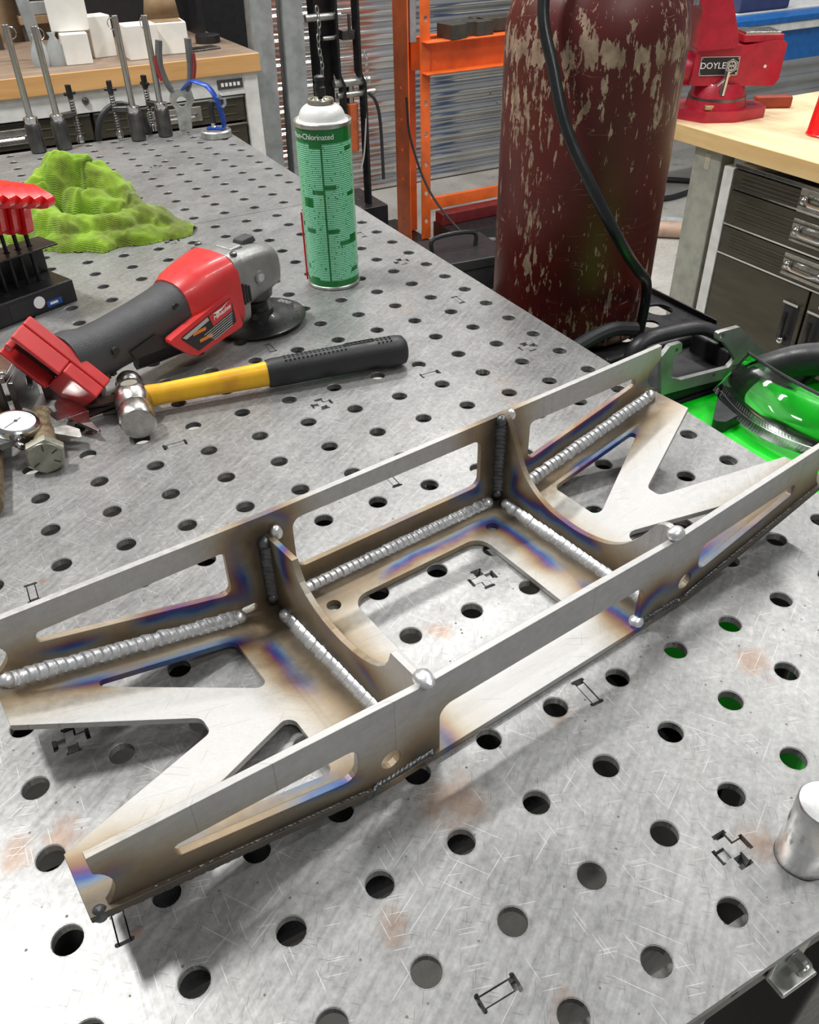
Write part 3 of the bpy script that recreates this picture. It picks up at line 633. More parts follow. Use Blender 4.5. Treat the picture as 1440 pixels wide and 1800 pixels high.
b = MB(); b.lathe([(0.0100, 0.2160), (0.0158, 0.2168), (0.0160, 0.2195), (0.0150, 0.2212), (0.0125, 0.2212), (0.0115, 0.2195), (0.0060, 0.2195), (0.0045, 0.2215)], 32); b.build('valve_cup', M('valve_gold_tin', (0.62, 0.58, 0.47), 0.25, 0.9), can)
nz = MB(); nz.lathe([(0.0028, 0.219), (0.0028, 0.2235), (0.0062, 0.2240), (0.0064, 0.2330), (0.0050, 0.2345), (0.0048, 0.2395), (0.0062, 0.2402), (0.0062, 0.2440), (0.0040, 0.2455)], 20); nz.box((-0.0055, -0.003, 0.2350), (0.004, 0.004, 0.004)); nz.build('nozzle', black_pl, can)
b = MB(); a = R_(163); b.cyl((1.0*CR*math.cos(a)+0.0018*math.cos(a), (CR+0.0018)*math.sin(a), 0.006), ((CR+0.0018)*math.cos(a), (CR+0.0018)*math.sin(a), 0.093), 0.0013, n=8); b.build('straw', red_gloss, can)
def wrapf(a0, z0): return lambda v: Vector(((CR+0.0003+v.z*0.5)*math.cos(a0+v.x/CR), (CR+0.0003+v.z*0.5)*math.sin(a0+v.x/CR), z0+v.y))
text('Non-Chlorinated', 0.0086, 0.0003, warp=wrapf(R_(-141), 0.1860), space=0.95).build('label_print', white_print, can)

# ------------------------------------------------------------------ cordless angle grinder
gx = Vector((0.2300, 0.1060, 0.0080))
gr = thing('angle_grinder', 'red and black cordless angle grinder with black sanding pad on table', 'grinder', None, mat=frame(W(-0.2430, 0.0900, 0.0505), gx))
def loft(secs, n=20, mat=None):
    """superellipse sections: (x, y half, z half, zoff, power)"""
    b = MB(); vs = []; fs = []
    for x, hy, hz, zo, p in secs:
        for i in range(n):
            a = 2*PI*i/n; c, s = math.cos(a), math.sin(a)
            vs.append((x, math.copysign(abs(c)**(2/p), c)*hy, zo+math.copysign(abs(s)**(2/p), s)*hz))
    for k in range(len(secs)-1):
        for i in range(n): i2 = (i+1) % n; fs.append((k*n+i, k*n+i2, (k+1)*n+i2, (k+1)*n+i))
    fs.append(tuple(range(n-1, -1, -1))); fs.append(tuple((len(secs)-1)*n+i for i in range(n)))
    return b.raw(vs, fs, mat)
grip = loft([(0.000, 0.0270, 0.0300, 0, 2.4), (0.012, 0.0275, 0.0300, 0, 2.4), (0.026, 0.0245, 0.0275, -0.001, 2.3), (0.05, 0.0238, 0.0262, 0, 2.3), (0.09, 0.0250, 0.0270, 0.002, 2.3), (0.12, 0.0275, 0.0290, 0.003, 2.4), (0.140, 0.0300, 0.0312, 0.004, 2.5), (0.152, 0.0300, 0.0312, 0.004, 2.5)], 24)
gp = grip.build('grip', grey_grip, gr, ang=50)
b = MB()
for k in range(3): b.box((0.013+k*0.009, -0.0235, -0.016), (0.0055, 0.006, 0.016), Matrix.Rotation(0.25, 4, 'Z'))
b.build('grip_vent', brown_steel, gp)
for x, z in ((0.040, 0.004), (0.122, 0.018)):
    b = MB(); b.cyl((x, -0.0210, z), (x, -0.0270 if x < 0.1 else -0.0255, z), 0.0042, n=12); b.build('screw_recess', black_pl, gp)
b = MB(); b.raw([(0.055, -0.0262, -0.004), (0.088, -0.0272, 0.002), (0.098, -0.0280, -0.008), (0.106, -0.0282, -0.018), (0.06, -0.0262, -0.014)], [(0, 1, 2, 3, 4)]); b.raw([(0.055, -0.024, -0.004), (0.088, -0.025, 0.002), (0.098, -0.025, -0.008), (0.106, -0.025, -0.018), (0.06, -0.024, -0.014)], [(4, 3, 2, 1, 0)])
b.build('grip_inlay', black_rub, gp)
red = loft([(0.136, 0.0300, 0.0320, 0.004, 2.6), (0.146, 0.0340, 0.0350, 0.005, 2.8), (0.165, 0.0370, 0.0380, 0.006, 3.0), (0.190, 0.0390, 0.0410, 0.006, 3.6), (0.202, 0.0395, 0.0415, 0.006, 4.0)], 28)
rc = red.build('motor_housing', red_pl, gr, ang=40)
# red side tongue carrying the rating plate
b = MB(); b.prism(rpoly([(0.092, -0.006), (0.185, 0.014), (0.196, -0.030), (0.125, -0.036), (0.116, -0.031)], 0.004, 3), [], 0.0, 0.010, Matrix.Rotation(PI/2, 4, 'X')); b.build('side_panel', red_pl, gr, loc=(0, -0.0295, 0), bevel=0.0015)
lab = MB(); lab.prism(rpoly([(0.108, -0.008), (0.184, 0.008), (0.186, -0.021), (0.128, -0.031)], 0.002, 2), [], 0.0, 0.0006, Matrix.Rotation(PI/2, 4, 'X')); lb = lab.build('rating_plate', M('rating_plate_black', (0.025, 0.022, 0.022), 0.3, var=0.1), gr, loc=(0, -0.0396, 0))
sl_ = math.atan2(0.016, 0.076); ml = Matrix.Translation((0, -0.0007, 0)) @ Matrix.Rotation(PI/2, 4, 'X')
def on_plate(x, z, ang=sl_): return Matrix.Translation((x, -0.0013, z)) @ Matrix.Rotation(-ang, 4, 'Y') @ Matrix.Rotation(PI/2, 4, 'X')
b = MB(); b.prism([(0.1495, 0.0005), (0.184, 0.0078), (0.1825, -0.006), (0.153, -0.0125)], [], 0, 0.0003, ml); b.build('logo_patch', red_pl, lb)
text('Milwaukee', 0.0072, 0.0003, 0.35, on_plate(0.1675, -0.0022), space=0.85).build('logo_print', white_print, lb)
b = MB(); b.raw([(-0.012, 0.0042, 0.0002), (-0.003, -0.0008, 0.0002), (-0.004, 0.0012, 0.0002), (0.013, 0.0052, 0.0002), (0.001, 0.0012, 0.0002), (0.002, 0.0030, 0.0002)], [(0, 1, 2, 5), (2, 4, 3, 5)], on_plate(0.1675, -0.0005)); b.build('logo_bolt', white_print, lb, flat=True)
b = MB(); b.prism([(0.1105, -0.0085), (0.1475, 0.0000), (0.1490, -0.0040), (0.1150, -0.0120)], [], 0, 0.0003, ml); b.build('silver_strip', silver_print, lb)
for k in range(2):
    b = MB(); b.box((0.1335+k*0.007, -0.0009, -0.0105-k*0.0105), (0.018, 0.0006, 0.0034), None); b.build('orange_line', orange_print, lb, rot=None)
for k in range(6):
    b = MB(); mm = on_plate(0.160+0.001*k, -0.0125-0.0024*k); b.box((0, 0, 0), (0.044-0.003*k, 0.0008, 0.0003), mm); b.build('print_line', silver_print, lb)
# alloy gear head
gh = loft([(0.200, 0.0385, 0.0415, 0.006, 5), (0.212, 0.0385, 0.0415, 0.006, 5), (0.216, 0.0330, 0.0330, 0.010, 4), (0.235, 0.0310, 0.0300, 0.011, 4), (0.258, 0.0290, 0.0275, 0.010, 4), (0.276, 0.0255, 0.0235, 0.008, 3.4), (0.284, 0.0180, 0.0170, 0.007, 3)], 28)
gho = gh.build('gear_head', cast, gr, ang=30, bevel=0.001)
b = MB(); b.lathe([(0.0125, -0.034), (0.0145, -0.030), (0.0155, -0.018), (0.022, -0.012), (0.024, 0.0)], 28, Matrix.Translation((0.252, 0, -0.012))); b.build('spindle_collar', dsteel, gr)
b = MB(); b.cyl((0.238, -0.0290, 0.010), (0.238, -0.0335, 0.010), 0.0080, 0.0075, n=20); s = b.build('side_handle_boss', cast, gho); b = MB(); b.cyl((0.238, -0.030, 0.010), (0.238, -0.0340, 0.010), 0.0048, n=16); b.build('threaded_hole', chrome, gho)
for k in range(3):
    b = MB(); b.box((0.2045+k*0.0042, -0.0382, 0.004-k*0.001), (0.0024, 0.003, 0.024-0.003*k), None); b.build('vent_slot', black_pl, gho)
b = MB(); b.box((0.254, 0.004, 0.0410), (0.024, 0.018, 0.008), taper=(0.8, 0.8)); b.build('spindle_lock', grey_grip, gho, bevel=0.0025)
b = MB(); b.box((0.228, 0.002, 0.0415), (0.020, 0.030, 0.006), taper=(0.8, 0.9)); b.build('head_cap', cast, gho, bevel=0.002)
for y in (-0.028, 0.028):
    b = MB(); b.lathe([(0.004, 0), (0.004, 0.004), (0.002, 0.005)], 8, Matrix.Translation((0.208, y, 0.044))); b.build('head_screw', dsteel, gho)
b = MB(); b.lathe([(0.020, 0.012), (0.021, 0.006), (0.028, 0.0035), (0.040, 0.0015), (0.056, 0.0008), (0.0585, 0.0), (0.0585, -0.0016), (0.020, -0.0016)], 56, Matrix.Translation((0.252, 0, -0.0530)) @ Matrix.Rotation(R_(-2.0), 4, 'X'))
pad = b.build('sanding_pad', M('pad_rubber', (0.014, 0.015, 0.015), 0.3, var=0.2, coat=0.2), gr)
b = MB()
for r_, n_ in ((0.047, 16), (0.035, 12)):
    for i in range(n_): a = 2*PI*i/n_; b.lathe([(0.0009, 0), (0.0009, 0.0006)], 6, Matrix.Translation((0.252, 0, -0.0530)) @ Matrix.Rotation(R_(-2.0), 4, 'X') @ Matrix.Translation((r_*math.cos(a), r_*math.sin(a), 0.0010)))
b.build('pad_vents', M('vent_hole_shade', (0.004, 0.004, 0.004), 0.9), pad)  # shade inside the vent holes, put in as near-black discs
b = MB()
for i, da in enumerate((0.28, 0.42, 0.56)):
    mm = Matrix.Translation((0.252, 0, -0.0530)) @ Matrix.Rotation(R_(-2.0), 4, 'X') @ Matrix.Rotation(da-0.42, 4, 'Z') @ Matrix.Translation((0.0485, 0, 0.0013))
    b.prism(circ(0, 0, 0.0032, 12), [circ(0, 0, 0.0024, 12)], 0, 0.0003, mm); b.box((0, 0, 0.0001), (0.003, 0.0006, 0.0003), mm)
b.build('pad_print', silver_print, pad)
# paddle switch under the grip
b = MB(); b.tube(spline([(0.075, 0, -0.029), (0.10, 0, -0.033), (0.13, 0, -0.036), (0.152, -0.004, -0.0375), (0.170, -0.006, -0.033)], 5), [0.006]*20+[0.004], 8, squash=2.0); b.build('paddle_switch', black_pl, gr)
# battery foot: hollow red shoe, tilted across the grip end
fd = Vector((0.577, -0.340, -0.742)); gm = gr.matrix_world if False else frame(W(-0.2430, 0.0900, 0.0505), gx)
fl = gm.to_3x3().inverted() @ fd; fx = (gm.to_3x3().inverted() @ Vector(gx)).normalized(); fm = frame((-0.014, 0.000, 0.003), fl, (-1, 0, 0.0))
ft = MB(); Lh = 0.0455; Wd = 0.0250
ft.bb((-Lh, -Wd, -0.016), (Lh, Wd, -0.004), fm)                  # plate against the grip
ft.bb((-Lh, -Wd, -0.004), (Lh*0.15, -Wd+0.006, 0.014), fm); ft.bb((-Lh, Wd-0.006, -0.004), (Lh*0.15, Wd, 0.014), fm)
ft.bb((Lh*0.15, -Wd, -0.004), (Lh, Wd, 0.010), fm)
ft.bb((-Lh, -Wd*0.62, -0.004), (-Lh*0.82, -Wd*0.2, 0.010), fm)
foot = ft.build('battery_foot', red_pl, gr, bevel=0.002)
b = MB(); b.bb((-Lh*0.9, -Wd+0.0065, -0.0038), (Lh*0.14, Wd-0.0065, 0.0), fm); b.build('battery_contacts', black_pl, foot)
b = MB(); b.bb((-Lh*0.2, -Wd*0.12, 0.0), (-Lh*0.05, -Wd*0.06, 0.006), fm); b.bb((-Lh*0.2, Wd*0.25, 0.0), (-Lh*0.05, Wd*0.31, 0.006), fm); b.build('contact_blade', brown_steel, foot)

# ------------------------------------------------------------------ ball-peen hammer
hx = Vector((0.269, -0.0362, 0)); hm = thing('ball_peen_hammer', 'ball-peen hammer with yellow handle and black rubber grip', 'hammer', None, mat=frame(W(-0.1960, 0.0480, 0.0185), hx))
Hy = Matrix.Rotation(PI/2, 4, 'X')      # head runs along local -y (towards the camera)
b = MB(); b.lathe([(0.0010, -0.0465), (0.0080, -0.0450), (0.0125, -0.0400), (0.0138, -0.0340), (0.0120, -0.0285), (0.0098, -0.0245), (0.0105, -0.0200), (0.0165, -0.0140), (0.0180, -0.004), (0.0178, 0.010), (0.0145, 0.0165), (0.0125, 0.020), (0.0158, 0.024), (0.0170, 0.028), (0.0172, 0.0480), (0.0155, 0.0510), (0.0005, 0.0513)], 30, Hy)
b.build('hammer_head', M('hammer_steel', (0.52, 0.50, 0.47), 0.3, 1.0, var=0.35, scale=90, bmp=0.12), hm, ang=50)
b = MB(); b.lathe([(0.0085, 0.0), (0.0080, 0.0012)], 16, Matrix.Translation((0, 0, 0.0172)) , squash=0.8); b.build('handle_eye', M('eye_resin', (0.25, 0.22, 0.18), 0.6), hm)
hd = loft([(0.0, 0.0085, 0.0115, 0, 2.2), (0.016, 0.0085, 0.0118, 0, 2.2), (0.03, 0.0080, 0.0110, 0, 2.2), (0.08, 0.0088, 0.0118, 0, 2.2), (0.140, 0.0098, 0.0135, 0, 2.2)], 18); hd.build('handle', yellow, hm, ang=50)
hg = loft([(0.136, 0.0108, 0.0145, 0, 2.4), (0.140, 0.0118, 0.0152, 0, 2.4), (0.20, 0.0125, 0.0152, 0.0002, 2.5), (0.26, 0.0140, 0.0158, -0.0005, 2.6), (0.278, 0.0145, 0.0160, -0.001, 2.6), (0.286, 0.0135, 0.0148, -0.001, 2.5), (0.289, 0.0100, 0.0110, -0.001, 2.3)], 22); g_ = hg.build('rubber_grip', black_rub, hm, ang=50)
b = MB()
for k in range(26):
    for q in range(3):
        if 14 < k < 22 and q < 2: continue
        x = 0.156+k*0.0046; y = -0.0045+q*0.0045-0.0015; b.lathe([(0.0011, 0), (0.0011, 0.0008)], 6, Matrix.Translation((x, y, 0.01490-abs(y)**2*18+max(0, x-0.2)*0.004)))
b.build('grip_dimples', M('dimple_black', (0.003, 0.003, 0.003), 0.9), g_)
b = MB(); b.prism(rrect(-0.017, -0.003, 0.017, 0.003, 0.003, 4), [rrect(-0.0162, -0.0022, 0.0162, 0.0022, 0.0022, 4)], 0, 0.0007, Matrix.Translation((0.238, 0.0022, 0.0152))); b.build('grip_badge', black_pl, g_)

# ------------------------------------------------------------------ crumpled green cloth
rg = thing('green_rag', 'crumpled lime green microfibre cloth with dark oil stains', 'cloth', W(-0.118, 0.640))
RR, FF = Vector((0.879, -0.476)), Vector((0.476, 0.879))
folds = [([(-0.045, 0.040, 0.092), (-0.078, 0.020, 0.066), (-0.100, -0.014, 0.018)], 0.040), ([(-0.050, 0.045, 0.090), (-0.010, 0.050, 0.084), (0.030, 0.034, 0.070), (0.072, 0.006, 0.040)], 0.031),
    ([(-0.066, -0.012, 0.050), (-0.040, -0.040, 0.040), (0.000, -0.050, 0.034), (0.050, -0.040, 0.032), (0.088, -0.012, 0.034)], 0.023), ([(-0.060, -0.002, 0.064), (-0.058, -0.040, 0.034), (-0.050, -0.068, 0.008)], 0.020),
    ([(0.050, 0.004, 0.040), (0.100, -0.004, 0.030), (0.128, -0.012, 0.012)], 0.034), ([(-0.020, 0.004, 0.056), (0.020, 0.004, 0.050), (0.050, -0.012, 0.040)], 0.020), ([(-0.030, -0.066, 0.017), (0.030, -0.070, 0.017), (0.090, -0.044, 0.018), (0.122, -0.022, 0.010)], 0.024),
    ([(0.010, 0.052, 0.074), (0.028, 0.046, 0.078), (0.040, 0.034, 0.066)], 0.016)]
def ragz(u, v):
    wu = u+0.010*mnoise.noise(Vector((u*30, v*30, 3.1)))+0.004*mnoise.noise(Vector((u*75, v*75, 1.1))); wv = v+0.010*mnoise.noise(Vector((u*30, v*30, 8.2)))+0.004*mnoise.noise(Vector((u*75, v*75, 6.1)))
    best = 0.0; e = max(0, 1-(wu-0.012)**2/0.128**2-(wv+0.008)**2/0.074**2); best = 0.012*e**0.4
    for pts, r in folds:
        for (a0, b0, h0), (a1, b1, h1) in zip(pts, pts[1:]):
            dx, dy = a1-a0, b1-b0; t = max(0, min(1, ((wu-a0)*dx+(wv-b0)*dy)/(dx*dx+dy*dy)))
            d2 = ((wu-a0-dx*t)**2+(wv-b0-dy*t)**2)/r**2
            if d2 < 1:
                zz = (h0+(h1-h0)*t)*(1-d2)**0.48
                k = 0.0025; hh = max(k-abs(best-zz), 0)/k; best = max(best, zz)+hh*hh*k*0.25
    return best+0.0035*mnoise.noise(Vector((u*60, v*60, 2.0)))*min(1, best*60)+0.0015*mnoise.noise(Vector((u*140, v*140, 4.0)))*min(1, best*60)
b = MB(); NU, NV = 190, 130; vs, fs = [], []; grid = {}
for j in range(NV+1):
    for i in range(NU+1):
        u = -0.150+0.310*i/NU; v = -0.100+0.200*j/NV; z = ragz(u, v)
        lean = 0.30*z*mnoise.noise(Vector((u*28, v*28, 9.0))); q = RR*(u+lean)+FF*(v-0.10*z)
        grid[(i, j)] = (len(vs), z); vs.append((q.x, q.y, max(0.0006, z*1.2)))
for j in range(NV):
    for i in range(NU):
        c4 = [grid[(i, j)], grid[(i+1, j)], grid[(i+1, j+1)], grid[(i, j+1)]]
        if max(c[1] for c in c4) > 0.0022: fs.append(tuple(c[0] for c in c4))
us = sorted({i for f in fs for i in f}); mp = {o_: k for k, o_ in enumerate(us)}
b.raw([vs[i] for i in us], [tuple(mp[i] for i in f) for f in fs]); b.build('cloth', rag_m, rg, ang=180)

# ------------------------------------------------------------------ hex key set in its stand
hs = thing('hex_key_stand', 'black folded steel stand holding red-handled hex keys', 'tool stand', W(-0.250, 0.400), R_(23))
b = MB(); b.bb((-0.10, -0.045, 0), (0.045, 0.045, 0.0025)); b.bb((-0.10, -0.045, 0.0), (0.045, -0.0425, 0.028)); b.bb((-0.10, -0.0425, 0.0255), (0.045, 0.010, 0.028)); b.bb((-0.10, 0.008, 0.028), (0.045, 0.0105, 0.072)); b.prism([(-0.10, -0.034), (0.045, -0.034), (0.045, 0.0085), (-0.10, 0.0085)], [circ(0.018-k*0.015, -0.014, 0.0042, 10) for k in range(7)], 0.070, 0.0725)
st = b.build('bent_sheet', black_steel, hs, bevel=0.001)
b = MB(); b.bb((-0.045, -0.0455, 0.004), (0.025, -0.0451, 0.024)); lbl = b.build('maker_label', M('label_black', (0.02, 0.02, 0.022), 0.3), hs)
b = MB(); b.prism(circ(-0.006, 0.015, 0.0075, 24), [], 0, 0.0004, Matrix.Translation((0, -0.0455, 0)) @ Matrix.Rotation(PI/2, 4, 'X')); b.build('round_sticker', white_print, lbl)
b = MB(); b.bb((0.003, -0.0460, 0.005), (0.024, -0.0456, 0.013)); b.build('blue_sticker', blue_print, lbl)
b = MB(); b.bb((0.007, -0.0463, 0.0075), (0.018, -0.0461, 0.0105)); b.build('sticker_print', white_print, lbl)
wh = ['red T-handle hex key nearest the grinder in the black stand', 'second red T-handle hex key from the grinder in the stand', 'third red T-handle hex key from the grinder in the stand', 'fourth red T-handle hex key from the grinder in the stand', 'fifth red T-handle hex key from the grinder in the stand']
for k in range(5):
    x = 0.018-k*0.015; hgt = 0.112+0.004*k
    kt = thing('hex_key', wh[k], 'hex key', hs.location+Matrix.Rotation(R_(23), 3, 'Z') @ Vector((x, -0.014, 0.0)), R_(23), 'T-handle hex keys in the stand')
    b = MB(); b.cyl((0, 0, 0.0285), (0, 0, hgt-0.02), 0.0030-0.0002*k, n=6); b.build('blade', black_steel, kt)
    pts = rpoly([(-0.050, 0.026), (-0.040, 0.012), (-0.014, 0.010), (-0.009, -0.024), (0.009, -0.024), (0.014, 0.010), (0.040, 0.010), (0.052, 0.012), (0.054, 0.022), (0.030, 0.034), (-0.030, 0.036)], 0.006, 4)
    b = MB(); b.prism([(y, z) for y, z in pts], [], -0.0062, 0.0062, Matrix.Translation((0, -0.0, hgt)) @ Matrix.Rotation(R_(-70), 4, 'Z') @ Matrix.Rotation(PI/2, 4, 'X')); b.build('t_handle', red_gloss, kt, bevel=0.003, seg=3)

# ------------------------------------------------------------------ clutter at the left edge of the table
vb = thing('slotted_steel_block', 'machined steel angle block with round holes under the grinder foot', 'steel block', W(-0.3220, 0.1330), R_(-22))
b = MB(); b.prism(rrect(-0.034, -0.030, 0.034, 0.030, 0.003, 2), [circ(-0.006, 0.002, 0.0115, 24)], 0.044, 0.050); b.build('top_plate', steel, vb, bevel=0.0006)
b = MB(); b.prism(rrect(-0.030, 0.0, 0.030, 0.044, 0.002, 2), [circ(0.012, 0.024, 0.009, 20)], 0, 0.006, Matrix.Translation((0.034, 0.0, 0)) @ Matrix.Rotation(PI/2, 4, 'Z') @ Matrix.Rotation(PI/2, 4, 'X')); b.build('side_plate', dsteel, vb, bevel=0.0006)
b = MB(); b.bb((-0.034, -0.030, 0.0), (-0.028, 0.030, 0.044)); b.bb((-0.034, -0.028, 0.0), (0.026, -0.022, 0.044)); b.build('web', dsteel, vb)
for x, y in ((0.027, 0.022), (0.027, -0.018), (0.016, -0.026)):
    b = MB(); b.box((x, y, 0.0505), (0.010, 0.007, 0.003)); b.build('clip', chrome, vb, bevel=0.0008)
def bar(label, p0, p1, wd, th, z, mat, seed):
    p0, p1 = Vector(p0), Vector(p1); d = p1-p0
    o = MB(); o.box((0, 0, th/2), (d.length, wd, th)); o = o.build('steel_offcut', mat, None, bevel=0.0006)
    o.location = W((p0.x+p1.x)/2, (p0.y+p1.y)/2, z); o.rotation_euler = (0, 0, math.atan2(d.y, d.x)); return tag(o, label, 'steel offcut', 'steel offcuts beside the caliper')
bar('bright-ended square steel bar angled under the grinder foot', (-0.268, 0.135), (-0.215, 0.108), 0.016, 0.016, 0.0, brown_steel, 1)
bar('thin dark steel strip lying behind the hammer head', (-0.285, 0.085), (-0.195, 0.062), 0.012, 0.003, 0.0, dsteel, 2)
bar('short brown steel strip beside the grinder foot', (-0.245, 0.088), (-0.205, 0.082), 0.014, 0.004, 0.0032, brown_steel, 3)
bar('wide flat oxide strip under the dial caliper', (-0.36, 0.105), (-0.285, 0.085), 0.018, 0.006, 0.0, brown_steel, 4)
bar('narrow bright strip crossing in front of the dark strips', (-0.255, 0.060), (-0.205, 0.070), 0.004, 0.003, 0.0, steel, 5)
o = MB(); o.lathe([(0.0075, 0), (0.0075, 0.0012)], 24, squash=0.7); o = o.build('steel_slug', steel); o.location = W(-0.2420, 0.0355, 0.0); tag(o, 'small bright oval slug lying beside the rusty bolt', 'slug')
cp = thing('dial_caliper', 'steel dial caliper with round white face near left edge', 'caliper', None, mat=frame(W(-0.3060, 0.0320, 0.0235), (0.66, 0.30, -0.09), (0.1, -0.12, 1)))
b = MB(); b.bb((-0.16, -0.008, -0.002), (0.071, 0.008, 0.0018)); b.build('beam', steel, cp, bevel=0.0004)
b = MB(); b.prism(rpoly([(0.064, -0.008), (0.072, 0.008), (0.064, 0.030), (0.052, 0.020), (0.048, 0.008)], 0.001, 2), [], -0.0015, 0.0015); b.prism(rpoly([(0.048, -0.008), (0.070, -0.008), (0.062, -0.022), (0.057, -0.046), (0.051, -0.020)], 0.001, 2), [], -0.0015, 0.0015); b.build('fixed_jaw', steel, cp)
b = MB(); b.bb((-0.024, -0.014, -0.0035), (0.036, 0.012, 0.0030)); b.prism(rpoly([(0.018, -0.013), (0.038, -0.013), (0.045, -0.030), (0.038, -0.044), (0.025, -0.026)], 0.002, 2), [], -0.0015, 0.0016); b.prism(rpoly([(0.018, 0.011), (0.034, 0.011), (0.026, 0.032), (0.020, 0.022)], 0.001, 2), [], -0.0015, 0.0015); sj = b.build('sliding_jaw', zinc, cp, bevel=0.0005)
b = MB(); b.lathe([(0.0195, 0.003), (0.0205, 0.005), (0.0205, 0.0105), (0.0190, 0.0120), (0.0172, 0.0122), (0.0172, 0.0108)], 40, cap=False); dl = b.build('dial_bezel', chrome, cp)
b = MB(); b.lathe([(0.0174, 0.0100), (0.0174, 0.0119)], 40); b.build('dial_face', dial_m, dl)
b = MB(); b.box((0.004, 0, 0.0122), (0.022, 0.0005, 0.0003), Matrix.Rotation(R_(200), 4, 'Z')); b.lathe([(0.0016, 0), (0.0016, 0.0006)], 10, Matrix.Translation((0, 0, 0.0120))); b.build('dial_needle', dsteel, dl)
b = MB()
for k in range(40):
    mm = Matrix.Rotation(2*PI*k/40, 4, 'Z'); L = 0.0022 if k % 5 == 0 else 0.0012; b.box((0.0162-L/2, 0, 0.0120), (L, 0.0003, 0.0003), mm)
b.build('dial_marks', M('dial_grey', (0.3, 0.33, 0.38), 0.5), dl)
b = MB(); b.lathe([(0.0035, 0), (0.0035, 0.006), (0.003, 0.007)], 12, Matrix.Translation((-0.010, -0.018, 0.0)) @ Matrix.Rotation(PI/2, 4, 'X')); b.build('thumb_roller', chrome, cp)
def hexbolt(name, label, loc, ax, L, rs, rh, hh, grp=None):
    t = thing(name, label, 'bolt', None, mat=frame(loc, ax), group=grp)
    b = MB(); b.lathe([(rh*0.86, 0), (rh*0.98, hh*0.12), (rh, hh*0.2), (rh, hh)], 6, Matrix.Rotation(PI/2, 4, 'Y') @ Matrix.Rotation(R_(11), 4, 'Z')); hdv = b.build('bolt_head', bolt_m, t, bevel=0.0006, ang=20)
    b = MB(); b.lathe([(rh*0.80, -0.0004), (rh*0.82, 0.0003)], 28, Matrix.Rotation(PI/2, 4, 'Y')); b.build('head_face', bolt_m, hdv)
    b = MB()
    for a in (90, 150, 210, 330): b.box((0, rh*0.55, -0.0006), (0.0012, rh*0.32, 0.0006), Matrix.Rotation(PI/2, 4, 'Y') @ Matrix.Rotation(R_(a), 4, 'Z'))
    b.build('grade_mark', M('grade_mark_dark', (0.05, 0.045, 0.035), 0.7), hdv)
    b = MB(); b.cyl((hh*0.9, 0, 0), (hh+L*0.45, 0, 0), rs, n=20); b.build('shank', rust_bolt, t)
    b = MB(); pr = []
    for k in range(int(L*0.55/0.0018)): z = k*0.0018; pr += [(rs*0.90, z), (rs*1.0, z+0.0009)]
    b.lathe(pr, 18, Matrix.Translation((hh+L*0.45, 0, 0)) @ Matrix.Rotation(PI/2, 4, 'Y')); b.build('thread', rust_bolt, t)
    return t
hexbolt('hex_bolt', 'rusty hex bolt with its marked head towards the camera', W(-0.2900, -0.0160, 0.0168), (0.115, 0.98, -0.02), 0.075, 0.0108, 0.0185, 0.0115)
b = MB(); b.cyl((0, 0, 0), (0.02, 0.16, 0), 0.0115, n=20); o = b.build('rusty_rod', rust_bolt, None, bevel=0.001); o.location = W(-0.3440, -0.0580, 0.0117); tag(o, 'rusty steel rod lying at the left edge below the caliper', 'steel rod')

# ------------------------------------------------------------------ aluminium peg
pg = thing('table_peg', 'machined aluminium peg standing near the front edge of the table', 'peg', W(0.0040, -0.6050))
b = MB(); b.lathe([(0.0135, 0.0), (0.0138, 0.0006), (0.0138, 0.0480), (0.0130, 0.0490), (0.0004, 0.0492)], 40); b.build('peg_body', alu, pg, ang=40)
b = MB(); b.lathe([(0.0139, 0.0), (0.0141, 0.0004), (0.0139, 0.0008)], 40); b.build('peg_base_line', dsteel, pg)

# ------------------------------------------------------------------ clamps along the rear edge
def clamp(label, x, y, H, rz, screw=True):
    t = thing('bar_clamp', label, 'clamp', W(x, y), rz, 'bar clamps standing in the rear table')
    b = MB(); b.lathe([(0.0130, 0), (0.0150, 0.002), (0.0150, 0.050), (0.0125, 0.054)], 20); b.build('socket', dsteel, t)
    b = MB(); b.lathe([(0.0125, 0.054), (0.0135, 0.056), (0.0135, 0.064), (0.0080, 0.066)], 16); b.build('collar', chrome, t)
    b = MB(); b.cyl((0, 0, 0.06), (0, 0, H), 0.0062, n=16); b.build('bar', M('clamp_bar_steel', (0.62, 0.62, 0.60), 0.22, 1.0, var=0.12), t, bevel=0.0008)
    b = MB(); pts = [(0.006+0.010*math.sin(2*PI*k/16), 0, H-0.014+0.010*math.cos(2*PI*k/16)) for k in range(17)]; b.tube(pts, 0.0009, 6); b.build('stop_ring', chrome, t)
    if screw:
        b = MB(); b.box((0.022, 0, 0.060), (0.034, 0.012, 0.010)); b.build('sliding_arm', dsteel, t, bevel=0.002)
        b = MB(); pr = []
        for k in range(14): pr += [(0.0042, k*0.005), (0.0058, k*0.005+0.0025)]
        b.lathe(pr, 12, Matrix.Translation((0.038, 0, 0.020))); b.build('screw', dsteel, t)
        b = MB(); b.lathe([(0.007, 0.006), (0.007, 0.014), (0.004, 0.02)], 12, Matrix.Translation((0.038, 0, 0))); b.build('swivel_pad', chrome, t)
        b = MB(); b.box((0.038, 0, 0.100), (0.009, 0.009, 0.024)); b.cyl((0.026, 0, 0.096), (0.050, 0, 0.096), 0.0035, n=8); b.build('screw_handle', black_steel, t, bevel=0.001)
    return t
clamp('bar clamp furthest from the blue magnet on rear table', -0.1130, 1.1760, 0.222, 0.0, False)
clamp('bar clamp with screw arm directly behind the green cloth', -0.0640, 1.1720, 0.216, R_(20))
clamp('bar clamp rising through the black cable loop', 0.0830, 1.1620, 0.224, R_(150))
clamp('bar clamp nearest the blue magnet on rear table', 0.1400, 1.1650, 0.220, R_(115))
